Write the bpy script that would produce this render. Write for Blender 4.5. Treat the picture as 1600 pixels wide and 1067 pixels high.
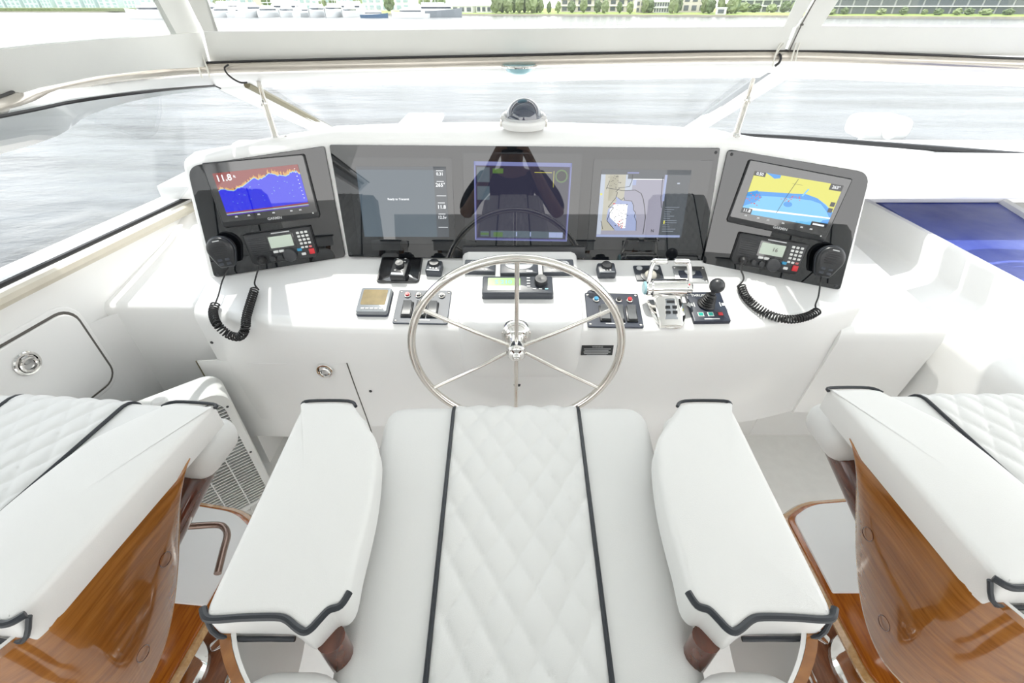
import bpy, bmesh, math, random
from mathutils import Vector, Matrix
random.seed(7)
for o in list(bpy.data.objects): bpy.data.objects.remove(o)
S = bpy.context.scene; COL = S.collection
R = math.radians; PI = math.pi
# ------------------------------------------------------------------ camera
PITCH = R(36.3); FPX = 711.1; CAM = Vector((0, 0, 1.45))
cd = bpy.data.cameras.new('camera'); cam = bpy.data.objects.new('camera', cd); COL.objects.link(cam)
cd.sensor_width = 36.0; cd.lens = 36.0*FPX/1600; cd.clip_start = 0.02; cd.clip_end = 6000
cam.location = CAM; cam.rotation_euler = (PI/2-PITCH, 0, 0); S.camera = cam
# ------------------------------------------------------------------ view, sky, sun
vs = S.view_settings; vs.view_transform = 'Standard'; vs.look = 'None'; vs.gamma = 1; vs.use_curve_mapping = False
vs.exposure = 1.3
try: S.cycles.use_denoising = True
except Exception: pass
S.cycles.max_bounces = 10; S.cycles.transparent_max_bounces = 24; S.cycles.diffuse_bounces = 8
S.cycles.caustics_reflective = False; S.cycles.caustics_refractive = False; S.cycles.sample_clamp_indirect = 6
W = bpy.data.worlds.new('sky'); S.world = W; W.use_nodes = True
nt = W.node_tree; nt.nodes.clear()
wo = nt.nodes.new('ShaderNodeOutputWorld'); bg = nt.nodes.new('ShaderNodeBackground')
tc = nt.nodes.new('ShaderNodeTexCoord'); sx = nt.nodes.new('ShaderNodeSeparateXYZ'); rp = nt.nodes.new('ShaderNodeValToRGB')
nt.links.new(tc.outputs['Generated'], sx.inputs[0]); nt.links.new(sx.outputs['Z'], rp.inputs[0])
rp.color_ramp.elements[0].color = (1.0, 0.985, 0.955, 1); rp.color_ramp.elements[0].position = 0.0
rp.color_ramp.elements[1].color = (0.86, 0.90, 0.95, 1); rp.color_ramp.elements[1].position = 0.9
nt.links.new(rp.outputs[0], bg.inputs[0]); bg.inputs[1].default_value = 1.5; nt.links.new(bg.outputs[0], wo.inputs[0])
sl = bpy.data.lights.new('sun', 'SUN'); sun = bpy.data.objects.new('sun', sl); COL.objects.link(sun)
sl.energy = 2.2; sl.angle = R(0.6); sl.color = (1.0, 0.96, 0.9)
SUN_EL, SUN_AZ = R(70), R(-20)     # ahead of the boat, a little to the left
sd = Vector((math.sin(SUN_AZ)*math.cos(SUN_EL), math.cos(SUN_AZ)*math.cos(SUN_EL), math.sin(SUN_EL)))
sun.rotation_euler = sd.to_track_quat('Z', 'Y').to_euler(); sun.location = (0, 6, 12)

# ------------------------------------------------------------------ helpers
FW = Vector((0, math.cos(PITCH), -math.sin(PITCH))); UP = Vector((0, math.sin(PITCH), math.cos(PITCH)))
def ray(u, v): return Vector(((u-800)/FPX, 0, 0))+UP*((533.5-v)/FPX)+FW
def hit(u, v, pt, n):
    d = ray(u, v); return CAM+d*((Vector(pt)-CAM).dot(n)/d.dot(n))
def atZ(u, v, z): return hit(u, v, (0, 0, z), Vector((0, 0, 1)))
def atY(u, v, y): return hit(u, v, (0, y, 0), Vector((0, 1, 0)))
def atX(u, v, x): return hit(u, v, (x, 0, 0), Vector((1, 0, 0)))
def frame(o, ex, ey):
    ex = Vector(ex).normalized(); ey = Vector(ey); ey = (ey-ex*ey.dot(ex)).normalized(); ez = ex.cross(ey)
    m = Matrix((ex, ey, ez)).transposed().to_4x4(); m.translation = Vector(o); return m
def T(x=0, y=0, z=0): return Matrix.Translation((x, y, z))
def RX(a): return Matrix.Rotation(a, 4, 'X')
def RY(a): return Matrix.Rotation(a, 4, 'Y')
def RZ(a): return Matrix.Rotation(a, 4, 'Z')
def onF(F, u, v, h=0):
    G = F @ T(0, 0, h); p = hit(u, v, G.translation, G.to_3x3().col[2]); return F.inverted() @ p
def fit(F, pts, h=0):
    a, b, c, d = [onF(F, u, v, h) for u, v in pts]
    ce = (a+b+c+d)/4; e = (b-a)+(c-d); ang = math.atan2(e.y, e.x)
    w = ((b-a).length+(c-d).length)/2; hh = ((a-d).length+(b-c).length)/2
    return F @ T(ce.x, ce.y, 0) @ RZ(ang), w, hh

class B:
    def __init__(s, t=None): s.v = []; s.f = []; s.m = []; s.t = t or Matrix(); s.mi = 0
    def add(s, vs, fs, t=None):
        n = len(s.v); t = s.t @ t if t is not None else s.t
        s.v += [tuple(t @ Vector(p)) for p in vs]; s.f += [tuple(i+n for i in f) for f in fs]; s.m += [s.mi]*len(fs); return s
    def bm(s, bm, t=None):
        bm.verts.index_update(); s.add([v.co[:] for v in bm.verts], [[v.index for v in f.verts] for f in bm.faces], t); bm.free(); return s
    def box(s, sx, sy, sz, c=(0, 0, 0), r=0, seg=2, t=None):
        bm = bmesh.new(); bmesh.ops.create_cube(bm, size=1, matrix=Matrix.Translation(c) @ Matrix.Diagonal((sx, sy, sz, 1)))
        if r > 0: bmesh.ops.bevel(bm, geom=bm.edges[:], offset=min(r, .49*min(sx, sy, sz)), segments=seg, profile=.5, affect='EDGES')
        return s.bm(bm, t)
    def cyl(s, p0, p1, r0, r1=None, seg=16, t=None):
        r1 = r0 if r1 is None else r1; p0 = Vector(p0); p1 = Vector(p1)
        q = (p1-p0).to_track_quat('Z', 'Y').to_matrix(); L = (p1-p0).length
        vs = []; fs = []
        for z, r in ((0, r0), (L, r1)):
            vs += [p0+q @ Vector((r*math.cos(2*PI*k/seg), r*math.sin(2*PI*k/seg), z)) for k in range(seg)]
        fs = [[k, (k+1) % seg, seg+(k+1) % seg, seg+k] for k in range(seg)]+[list(range(seg))[::-1], list(range(seg, 2*seg))]
        return s.add(vs, fs, t)
    def lathe(s, prof, t=None, seg=24):
        vs = []; fs = []; n = len(prof)
        for k in range(seg):
            a = 2*PI*k/seg
            vs += [(r*math.cos(a), r*math.sin(a), z) for r, z in prof]
        for k in range(seg):
            k2 = (k+1) % seg
            for i in range(n-1): fs.append([k*n+i, k2*n+i, k2*n+i+1, k*n+i+1])
        if prof[0][0] > 1e-5: fs.append([k*n for k in range(seg)][::-1])
        if prof[-1][0] > 1e-5: fs.append([k*n+n-1 for k in range(seg)])
        return s.add(vs, fs, t)
    def tube(s, pts, r, seg=8, closed=False, t=None):
        pts = [Vector(p) for p in pts]; n = len(pts); vs = []; fs = []
        rr = r if isinstance(r, (list, tuple)) else [r]*n; nv = None
        for i in range(n):
            a = pts[(i-1) % n] if (closed or i > 0) else pts[i]; b = pts[(i+1) % n] if (closed or i < n-1) else pts[i]
            d = (b-a).normalized()
            if nv is None: nv = d.orthogonal().normalized()
            nv = (nv-d*nv.dot(d)).normalized(); w = d.cross(nv)
            vs += [pts[i]+(nv*math.cos(2*PI*k/seg)+w*math.sin(2*PI*k/seg))*rr[i] for k in range(seg)]
        for i in range(n if closed else n-1):
            j = (i+1) % n
            sh = 0
            if closed and j == 0:
                sh = min(range(seg), key=lambda q: sum((vs[i*seg+k]-vs[(k+q) % seg]).length for k in range(seg)))
            for k in range(seg): fs.append([i*seg+k, i*seg+(k+1) % seg, j*seg+(k+1+sh) % seg, j*seg+(k+sh) % seg])
        if not closed: fs += [list(range(seg))[::-1], list(range((n-1)*seg, n*seg))]
        return s.add(vs, fs, t)
    def prism(s, ol, z0, z1, r=0, n=3, crown=0, t=None):
        N = len(ol); ol = [Vector(p[:2]) for p in ol]
        ar = sum(ol[i].x*ol[(i+1) % N].y-ol[(i+1) % N].x*ol[i].y for i in range(N))
        if ar < 0: ol = ol[::-1]
        nr = []
        for i in range(N):
            e1 = (ol[i]-ol[i-1]); e2 = (ol[(i+1) % N]-ol[i])
            e1 = e1.normalized() if e1.length > 1e-9 else e2.normalized(); e2 = e2.normalized() if e2.length > 1e-9 else e1
            m = Vector((-e1.y-e2.y, e1.x+e2.x)); m = m.normalized() if m.length > 1e-6 else Vector((-e1.y, e1.x))
            nr.append(m/max(.45, m.dot(Vector((-e1.y, e1.x)))))
        rings = [(0, z0)]
        if r > 0:
            for k in range(n+1):
                a = PI/2*k/n; rings.append((r*(1-math.cos(a)), z1-r+r*math.sin(a)))
        else: rings.append((0, z1))
        vs = []; fs = []
        for off, z in rings: vs += [(p.x+q.x*off, p.y+q.y*off, z) for p, q in zip(ol, nr)]
        k = len(rings)
        if crown:
            base = vs[-N:]; cx = sum(p[0] for p in base)/N; cy = sum(p[1] for p in base)/N
            for q in (.12, .3, .5, .7, .85, .95):
                vs += [(p[0]+(cx-p[0])*q, p[1]+(cy-p[1])*q, z1+crown*(1-(1-q)**2)) for p in base]; k += 1
            vs.append((cx, cy, z1+crown))
        for i in range(k-1):
            for j in range(N): fs.append([i*N+j, i*N+(j+1) % N, (i+1)*N+(j+1) % N, (i+1)*N+j])
        fs.append(list(range(N))[::-1])
        if crown: fs += [[(k-1)*N+j, (k-1)*N+(j+1) % N, k*N] for j in range(N)]
        else: fs.append(list(range((k-1)*N, k*N)))
        return s.add(vs, fs, t)
    def sheet(s, g, t=None, flip=False):
        a = len(g); b = len(g[0]); fs = []
        for i in range(a-1):
            for j in range(b-1):
                f = [i*b+j, (i+1)*b+j, (i+1)*b+j+1, i*b+j+1]; fs.append(f[::-1] if flip else f)
        return s.add([p for row in g for p in row], fs, t)
    def thick(s, g, off, t=None):
        """closed sheet of thickness off (vector or float along local normals)"""
        a = len(g); b = len(g[0]); g = [[Vector(p) for p in r] for r in g]
        h = []
        for i in range(a):
            row = []
            for j in range(b):
                if isinstance(off, Vector): row.append(g[i][j]+off); continue
                d1 = g[min(i+1, a-1)][j]-g[max(i-1, 0)][j]; d2 = g[i][min(j+1, b-1)]-g[i][max(j-1, 0)]
                nn = d1.cross(d2); nn = nn.normalized() if nn.length > 1e-12 else Vector((0, 0, 1)); row.append(g[i][j]+nn*off)
            h.append(row)
        n = a*b; vs = [p for r in g for p in r]+[p for r in h for p in r]; fs = []
        for i in range(a-1):
            for j in range(b-1):
                fs.append([i*b+j, i*b+j+1, (i+1)*b+j+1, (i+1)*b+j]); fs.append([n+i*b+j, n+(i+1)*b+j, n+(i+1)*b+j+1, n+i*b+j+1])
        rim = [j for j in range(b)]+[i*b+b-1 for i in range(1, a)]+[(a-1)*b+j for j in range(b-2, -1, -1)]+[i*b for i in range(a-2, 0, -1)]
        for k in range(len(rim)):
            x, y = rim[k], rim[(k+1) % len(rim)]; fs.append([x, n+x, n+y, y])
        return s.add(vs, fs, t)
    def poly(s, pts, t=None): return s.add(pts, [list(range(len(pts)))], t)
    def slab(s, pts, off):
        """flat polygon (3D points) given thickness by vector off"""
        n = len(pts); pts = [Vector(p) for p in pts]; off = Vector(off)
        return s.add(pts+[p+off for p in pts], [list(range(n)), list(range(n, 2*n))[::-1]]+[[i, n+i, n+(i+1) % n, (i+1) % n] for i in range(n)])
    def text(s, body, size, x=0, y=0, z=0, t=None, align='CENTER', sx=1):
        c = bpy.data.curves.new('lettering', 'FONT'); c.body = body; c.size = size; c.align_x = align; c.align_y = 'CENTER'; c.resolution_u = 2; c.offset = size*.018
        o = bpy.data.objects.new('lettering', c); COL.objects.link(o); dg = bpy.context.evaluated_depsgraph_get()
        me = bpy.data.meshes.new_from_object(o.evaluated_get(dg)); tt = T(x, y, z) @ Matrix.Diagonal((sx, 1, 1, 1))
        s.add([v.co[:] for v in me.vertices], [list(p.vertices) for p in me.polygons], (t @ tt) if t is not None else tt)
        bpy.data.objects.remove(o); bpy.data.curves.remove(c); bpy.data.meshes.remove(me); return s
    def build(s, name, mat, parent=None, ang=40, fixn=True):
        me = bpy.data.meshes.new(name); me.from_pydata(s.v, [], s.f)
        mats = mat if isinstance(mat, (list, tuple)) else [mat]
        for m in mats: me.materials.append(MAT[m] if isinstance(m, str) else m)
        me.polygons.foreach_set('material_index', s.m)
        if fixn:
            bm = bmesh.new(); bm.from_mesh(me); bmesh.ops.recalc_face_normals(bm, faces=bm.faces); bm.to_mesh(me); bm.free()
        me.polygons.foreach_set('use_smooth', [True]*len(me.polygons)); me.set_sharp_from_angle(angle=R(ang)); me.update()
        o = bpy.data.objects.new(name, me); COL.objects.link(o)
        if parent is not None: o.parent = parent
        return o
def tag(o, label=None, cat=None, group=None, kind=None):
    if label: o['label'] = label
    if cat: o['category'] = cat
    if group: o['group'] = group
    if kind: o['kind'] = kind
    return o
def thing(name, label, cat, m=None, group=None):
    o = bpy.data.objects.new(name, None); COL.objects.link(o); o.empty_display_size = .05
    if m is not None: o.matrix_world = m
    return tag(o, label, cat, group)
def copy_tree(o, parent=None):
    c = o.copy(); COL.objects.link(c); c.parent = parent
    for ch in list(o.children): copy_tree(ch, c)
    return c
def rrect(w, h, r, n=4):
    out = []
    for cx, cy, a0 in ((w/2-r, h/2-r, 0), (-w/2+r, h/2-r, 90), (-w/2+r, -h/2+r, 180), (w/2-r, -h/2+r, 270)):
        out += [(cx+r*math.cos(R(a0+90*k/n)), cy+r*math.sin(R(a0+90*k/n))) for k in range(n+1)]
    return out
def rpoly(pts, r, n=5):
    """round the corners of a 2D polygon; r one radius or a list"""
    out = []; N = len(pts); pts = [Vector(p[:2]) for p in pts]; rs = r if isinstance(r, (list, tuple)) else [r]*N
    for i in range(N):
        p = pts[i]; a = (pts[i-1]-p); b = (pts[(i+1) % N]-p); q = min(rs[i], .45*a.length, .45*b.length)
        if q < 1e-6: out.append((p.x, p.y)); continue
        A = p+a.normalized()*q; Bp = p+b.normalized()*q
        for k in range(n+1):
            t = k/n; w = A*(1-t)**2+p*2*t*(1-t)+Bp*t*t; out.append((w.x, w.y))
    return out
def smooth(pts, n=6, closed=False):
    pts = [Vector(p) for p in pts]; N = len(pts); out = []
    g = (lambda i: pts[i % N]) if closed else (lambda i: pts[max(0, min(N-1, i))])
    for i in range(N if closed else N-1):
        a, b, c, d = g(i-1), g(i), g(i+1), g(i+2)
        for k in range(n):
            t = k/n; out.append(.5*((2*b)+(c-a)*t+(2*a-5*b+4*c-d)*t*t+(3*b-a-3*c+d)*t**3))
    if not closed: out.append(pts[-1])
    return out
def lerp(a, b, t): return a+(b-a)*t

# ------------------------------------------------------------------ materials (all procedural)
MAT = {}
def mat(name, col, rough=.5, metal=0, coat=0, spec=.5, noise=0, nscale=20, bump=0, bscale=200, emit=None, es=0, ior=1.5):
    m = bpy.data.materials.new(name); m.use_nodes = True; n = m.node_tree.nodes; l = m.node_tree.links; p = n['Principled BSDF']
    p.inputs['Base Color'].default_value = (*col, 1); p.inputs['Roughness'].default_value = rough; p.inputs['Metallic'].default_value = metal
    p.inputs['Coat Weight'].default_value = coat; p.inputs['Coat Roughness'].default_value = .04; p.inputs['Specular IOR Level'].default_value = spec; p.inputs['IOR'].default_value = ior
    if noise or bump:
        c = n.new('ShaderNodeTexCoord')
    if noise:
        t = n.new('ShaderNodeTexNoise'); t.inputs['Scale'].default_value = nscale; t.inputs['Detail'].default_value = 4
        r = n.new('ShaderNodeValToRGB'); r.color_ramp.elements[0].position = .3; r.color_ramp.elements[1].position = .7
        r.color_ramp.elements[0].color = (*[x*(1-noise) for x in col], 1); r.color_ramp.elements[1].color = (*[min(1, x*(1+noise*.5)) for x in col], 1)
        l.new(c.outputs['Object'], t.inputs['Vector']); l.new(t.outputs['Fac'], r.inputs[0]); l.new(r.outputs[0], p.inputs['Base Color'])
    if bump:
        t = n.new('ShaderNodeTexNoise'); t.inputs['Scale'].default_value = bscale; b = n.new('ShaderNodeBump'); b.inputs['Strength'].default_value = bump; b.inputs['Distance'].default_value = .002
        l.new(c.outputs['Object'], t.inputs['Vector']); l.new(t.outputs['Fac'], b.inputs['Height']); l.new(b.outputs[0], p.inputs['Normal'])
    if emit: p.inputs['Emission Color'].default_value = (*emit, 1); p.inputs['Emission Strength'].default_value = es
    MAT[name] = m; return m
mat('gelcoat', (.88, .88, .87), .28, coat=.4, noise=.015, nscale=3)
mat('gelcoat_floor', (.88, .88, .86), .45, noise=.03, nscale=30, bump=.15, bscale=300)
mat('vinyl', (.71, .71, .695), .42, noise=.012, nscale=8, bump=.12, bscale=900)
mat('piping', (.018, .022, .028), .4)
mat('ceiling_white', (.84, .84, .82), .5, noise=.02, nscale=2)
mat('chrome', (.86, .85, .83), .06, 1)
mat('stainless', (.80, .77, .72), .13, 1)
mat('steel_plate', (.55, .55, .55), .32, 1, bump=.05, bscale=400)
mat('bronze_bar', (.20, .13, .10), .25, .6, coat=.5)
mat('black_glass', (.006, .007, .009), .015, spec=.5, ior=1.72)
mat('screen_glass', (.010, .012, .015), .015, spec=.5, ior=1.75)
mat('black_plastic', (.018, .0195, .022), .32, noise=.1, nscale=60)
mat('black_gloss', (.012, .012, .014), .06, spec=.5, ior=1.9)
mat('black_rubber', (.014, .014, .015), .5)
mat('grey_plastic', (.045, .052, .066), .38, noise=.08, nscale=50)
mat('dark_grey', (.032, .034, .038), .35)
mat('navy_panel', (.028, .035, .056), .35, noise=.06, nscale=40)
mat('slate_panel', (.07, .082, .105), .45, noise=.05, nscale=40)
mat('paddle_grey', (.13, .135, .14), .35)
mat('silver_plastic', (.26, .28, .30), .35, .2)
mat('light_grey', (.55, .56, .57), .4)
mat('white_plastic', (.80, .80, .79), .35)
mat('key_white', (.72, .73, .72), .45)
mat('red_key', (.6, .02, .03), .35)
mat('pink_key', (.62, .2, .2), .4)
mat('blue_key', (.03, .28, .5), .35)
mat('green_key', (.02, .42, .33), .35)
mat('teal_glass', (.35, .6, .66), .1)
mat('lcd_grey', (.40, .46, .40), .25, emit=(.45, .52, .42), es=.12)
mat('lcd_green', (.14, .27, .07), .2, emit=(.3, .6, .15), es=.15)
mat('lcd_amber', (.24, .18, .075), .15, noise=.25, nscale=30, emit=(.5, .36, .12), es=.03)
mat('ball_cream', (.66, .62, .54), .2, coat=.6)
mat('cream_trim', (.62, .57, .47), .45, noise=.06, nscale=15)
mat('rail_beige', (.55, .51, .45), .22, .5, noise=.05, nscale=12)
mat('canvas', (.78, .785, .75), .6, noise=.03, nscale=6, bump=.2, bscale=1200)
mat('rope', (.75, .74, .68), .7)
mat('aft_grey', (.55, .55, .54), .6, noise=.2, nscale=2)
mat('skin', (.42, .25, .18), .5, noise=.06, nscale=20)
mat('cloth_dark', (.012, .014, .022), .8, noise=.2, nscale=60)
mat('cloth_grey', (.05, .05, .06), .8, noise=.2, nscale=60)
mat('hair', (.02, .015, .012), .6)
mat('gap_dark', (.12, .11, .10), .6)
mat('gasket', (.02, .02, .022), .5)
mat('bar_olive', (.17, .15, .09), .3, .3)
mat('grey_bar', (.30, .31, .32), .3, .4)
mat('fan_white', (.74, .75, .73), .4)
mat('compass_dome', (.02, .03, .06), .03, spec=.9, coat=1)
mat('led_dim', (.3, .32, .33), .2)
def wood(name, c1, c2, sc, rough=.12, direction=(1, 1, 14)):
    m = mat(name, c1, rough, coat=.9); n = m.node_tree.nodes; l = m.node_tree.links; p = n['Principled BSDF']
    c = n.new('ShaderNodeTexCoord'); mp = n.new('ShaderNodeMapping'); mp.inputs['Scale'].default_value = direction
    t = n.new('ShaderNodeTexNoise'); t.inputs['Scale'].default_value = sc; t.inputs['Detail'].default_value = 6; t.inputs['Distortion'].default_value = .6
    r = n.new('ShaderNodeValToRGB'); r.color_ramp.elements[0].position = .32; r.color_ramp.elements[1].position = .68
    r.color_ramp.elements[0].color = (*c2, 1); r.color_ramp.elements[1].color = (*c1, 1)
    l.new(c.outputs['Object'], mp.inputs[0]); l.new(mp.outputs[0], t.inputs['Vector']); l.new(t.outputs['Fac'], r.inputs[0]); l.new(r.outputs[0], p.inputs['Base Color'])
wood('teak', (.34, .14, .03), (.21, .07, .012), 5, direction=(6, 2, 30))
wood('teak_board', (.38, .12, .014), (.22, .052, .006), 6, direction=(30, 2, 6))
wood('mahogany', (.13, .036, .017), (.065, .017, .008), 6, direction=(14, 2, 14))
wood('teak_ring', (.24, .10, .05), (.15, .055, .026), 8, .2, (20, 3, 3))
wood('wood_edge', (.45, .27, .11), (.34, .18, .06), 8, .25, (3, 20, 20))
def em(name, col, s=1.0, base=(.01, .01, .012)):
    return mat('lit_'+name, base, .02, ior=1.6, emit=col, es=s*.62)
for nme, c, s in (('blue', (.01, .012, .62), .8), ('maroon', (.26, .045, .04), .7), ('orange', (.75, .4, .08), .6), ('cyan', (.35, .7, .75), .6), ('white', (.85, .88, .9), .8), ('yellow', (.62, .60, .07), .75),
                  ('sea', (.13, .46, .76), .75), ('deep', (.01, .26, .70), .7), ('pale', (.55, .62, .74), .55), ('lavender', (.47, .46, .58), .45), ('lilac', (.42, .50, .80), .5), ('black', (.005, .005, .008), .2), ('red', (.65, .03, .05), .6),
                  ('dusk', (.17, .24, .30), .30), ('dim', (.05, .05, .10), .3), ('glow', (.16, .15, .45), .35), ('green', (.12, .25, .06), .4), ('steel', (.10, .12, .14), .4), ('skyblue', (.26, .30, .62), .45), ('cream', (.6, .58, .46), .5), ('ink', (.02, .025, .03), .1)): em(nme, c, s)
def glassmat(name, tint, refl=.10, haze=.0, hcol=(.9, .92, .94)):
    m = bpy.data.materials.new(name); m.use_nodes = True; n = m.node_tree.nodes; l = m.node_tree.links; n.clear()
    o = n.new('ShaderNodeOutputMaterial'); t = n.new('ShaderNodeBsdfTransparent'); t.inputs[0].default_value = (*tint, 1)
    g = n.new('ShaderNodeBsdfGlossy'); g.inputs['Roughness'].default_value = .01; lw = n.new('ShaderNodeLayerWeight'); pw = n.new('ShaderNodeMath'); pw.operation = 'POWER'; pw.inputs[1].default_value = 4
    f = n.new('ShaderNodeMath'); f.operation = 'MULTIPLY_ADD'; f.inputs[1].default_value = .22; f.inputs[2].default_value = refl*.25
    l.new(lw.outputs['Facing'], pw.inputs[0]); l.new(pw.outputs[0], f.inputs[0])
    mx = n.new('ShaderNodeMixShader'); l.new(f.outputs[0], mx.inputs[0]); l.new(t.outputs[0], mx.inputs[1]); l.new(g.outputs[0], mx.inputs[2])
    if haze:
        d = n.new('ShaderNodeBsdfTranslucent'); d.inputs[0].default_value = (*hcol, 1); m2 = n.new('ShaderNodeMixShader'); m2.inputs[0].default_value = haze
        l.new(mx.outputs[0], m2.inputs[1]); l.new(d.outputs[0], m2.inputs[2]); l.new(m2.outputs[0], o.inputs[0])
    else: l.new(mx.outputs[0], o.inputs[0])
    MAT[name] = m
glassmat('windshield_glass', (.81, .825, .835), .10, .006)
glassmat('clear_vinyl', (.88, .89, .885), .08, .012)
def water():
    m = mat('water', (.34, .38, .42), .15, spec=.22); n = m.node_tree.nodes; l = m.node_tree.links; p = n['Principled BSDF']
    c = n.new('ShaderNodeTexCoord'); mp = n.new('ShaderNodeMapping'); mp.inputs['Scale'].default_value = (.5, 1.0, 1); mp.inputs['Rotation'].default_value = (0, 0, R(25))
    t = n.new('ShaderNodeTexNoise'); t.inputs['Scale'].default_value = .9; t.inputs['Detail'].default_value = 7; t.inputs['Roughness'].default_value = .62
    b = n.new('ShaderNodeBump'); b.inputs['Strength'].default_value = .5; b.inputs['Distance'].default_value = .5
    m2 = n.new('ShaderNodeMapping'); m2.inputs['Scale'].default_value = (.05, .5, 1); m2.inputs['Rotation'].default_value = (0, 0, R(28)); t2 = n.new('ShaderNodeTexNoise'); t2.inputs['Scale'].default_value = 1.0; t2.inputs['Detail'].default_value = 5
    r2 = n.new('ShaderNodeValToRGB'); r2.color_ramp.elements[0].position = .38; r2.color_ramp.elements[1].position = .62; r2.color_ramp.elements[0].color = (.03, .033, .037, 1); r2.color_ramp.elements[1].color = (.13, .14, .15, 1)
    l.new(c.outputs['Object'], m2.inputs[0]); l.new(m2.outputs[0], t2.inputs['Vector']); l.new(t2.outputs['Fac'], r2.inputs[0]); l.new(r2.outputs[0], p.inputs['Base Color'])
    l.new(c.outputs['Object'], mp.inputs[0]); l.new(mp.outputs[0], t.inputs['Vector']); l.new(t.outputs['Fac'], b.inputs['Height']); l.new(b.outputs[0], p.inputs['Normal'])
water()
mat('grass', (.22, .30, .06), .8, noise=.25, nscale=.3)
mat('seawall', (.40, .37, .30), .8, noise=.15, nscale=.6)
mat('foliage', (.11, .16, .06), .7, noise=.45, nscale=.6)
mat('foliage_pale', (.19, .24, .10), .7, noise=.4, nscale=.6)
mat('trunk', (.22, .17, .12), .8)
mat('stucco', (.66, .60, .55), .8); mat('stucco_white', (.76, .76, .74), .7); mat('stucco_grey', (.42, .43, .42), .8)
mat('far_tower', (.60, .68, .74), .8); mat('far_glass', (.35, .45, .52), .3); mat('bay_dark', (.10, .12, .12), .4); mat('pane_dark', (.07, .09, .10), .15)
mat('roof_white', (.72, .73, .72), .6); mat('hull_white', (.80, .82, .83), .3); mat('hull_navy', (.06, .13, .24), .25); mat('hull_grey', (.25, .28, .31), .3); mat('yacht_glass', (.05, .06, .08), .1)
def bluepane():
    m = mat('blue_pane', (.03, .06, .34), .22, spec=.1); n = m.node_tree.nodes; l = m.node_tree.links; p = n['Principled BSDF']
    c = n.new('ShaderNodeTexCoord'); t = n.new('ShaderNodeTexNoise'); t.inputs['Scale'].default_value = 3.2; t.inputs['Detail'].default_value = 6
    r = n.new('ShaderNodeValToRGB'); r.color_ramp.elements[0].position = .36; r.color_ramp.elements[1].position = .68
    r.color_ramp.elements[0].color = (.024, .045, .30, 1); r.color_ramp.elements[1].color = (.13, .165, .44, 1)  # noise ramp paints a cloudy sky reflection into the base colour
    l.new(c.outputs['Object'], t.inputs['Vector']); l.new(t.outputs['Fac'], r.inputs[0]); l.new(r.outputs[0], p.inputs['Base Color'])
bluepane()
# ================================================================== SETTING
# floor, hardtop
b = B(); b.box(6.0, 6.0, .06, (.6, -.75, -.03)); tag(b.build('floor', 'gelcoat_floor'), kind='structure')
b = B(); b.box(5.2, 3.9, .07, (.4, -.4, 2.235), .03); tag(b.build('ceiling', 'ceiling_white'), kind='structure')
# unseen aft wall, added to shape the screen reflections and bounce light
b = B(); b.box(4.5, .08, 1.3, (.72, -3.4, .65)); b.box(1.5, .5, .45, (.9, -3.05, .22), .05); tag(b.build('wall_back_added', 'aft_grey'), kind='structure')
# dash plane, panel plane, wings
DS = R(17.7)
DASH = frame((0, 1.30, .805), (1, 0, 0), (0, math.cos(DS), math.sin(DS)))
LEAN = R(12.5)
CP = frame((0, 1.31, .811), (1, 0, 0), (0, math.sin(LEAN), math.cos(LEAN)))
def dash(u, v, h=0): return DASH @ onF(DASH, u, v, h)
def cpp(u, v, h=0): return CP @ onF(CP, u, v, h)
wA, wB, wC = cpp(507, 228), dash(540, 402), dash(335, 435)
WL = frame(wB, wB-wC, wA-wB)
wA2, wB2, wC2 = cpp(1137, 233), dash(1100, 410), dash(1310, 452)
WR = frame(wB2, wC2-wB2, wA2-wB2)
def wlp(u, v, h=0): return WL @ onF(WL, u, v, h)
def wrp(u, v, h=0): return WR @ onF(WR, u, v, h)

# ---- port side wall with hatch, front-left ledge
WNX = Vector((.99, -.139, 0)).normalized(); WLP = Vector((-1.17, 1.62, 0))       # inner face of the port wall
def wleft(y, z, d=0): return Vector((-1.17-.1406*(1.62-y)-d, y, z))
b = B()
prof = [(0, 0), (0, .80), (-.004, .84), (-.012, .87), (-.03, .885), (-.09, .89), (-.12, .89), (-.12, 0)]
g = [[wleft(y, z, -d) for d, z in prof] for y in (1.9, 1.62, 1.2, .8, .3, -.3, -1.2)]
b.sheet(g); b.poly(g[0]); b.poly(g[-1]); wl = tag(b.build('wall_left', 'gelcoat'), kind='structure')
# hatch in the port wall: local frame on wall, x aft->forward, y up
HW = frame(wleft(1.0, .5), (.139, .99, 0), (0, 0, 1))
def hw(u, v): q = onF(HW, u, v); return (q.x, q.y)
q1, q2, q3 = hw(101, 484), hw(170, 568), hw(118, 617)
x1 = (q1[0]+q2[0])/2; zt = q1[1]; zb = q3[1]-.03
ol = rrect(.62, zt-zb, .045, 6); HM = HW @ T(x1-.31, (zt+zb)/2, 0)
th = HM
hs = B(HM); hs.prism(rrect(.66, zt-zb+.04, .06, 6), -.01, .006, .005); hatch = tag(hs.build('door_1', 'gelcoat'), 'white gelcoat locker hatch with rounded corners in the port side wall', kind='structure')
h2 = B(HM); h2.prism(rrect(.635, zt-zb+.015, .05, 6), .004, .0065); h2.build('seam', 'gap_dark', hatch)
h2 = B(HM); h2.prism(ol, .004, .012, .004); h2.build('door_leaf', 'gelcoat', hatch)
lp = hw(36, 567)
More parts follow.
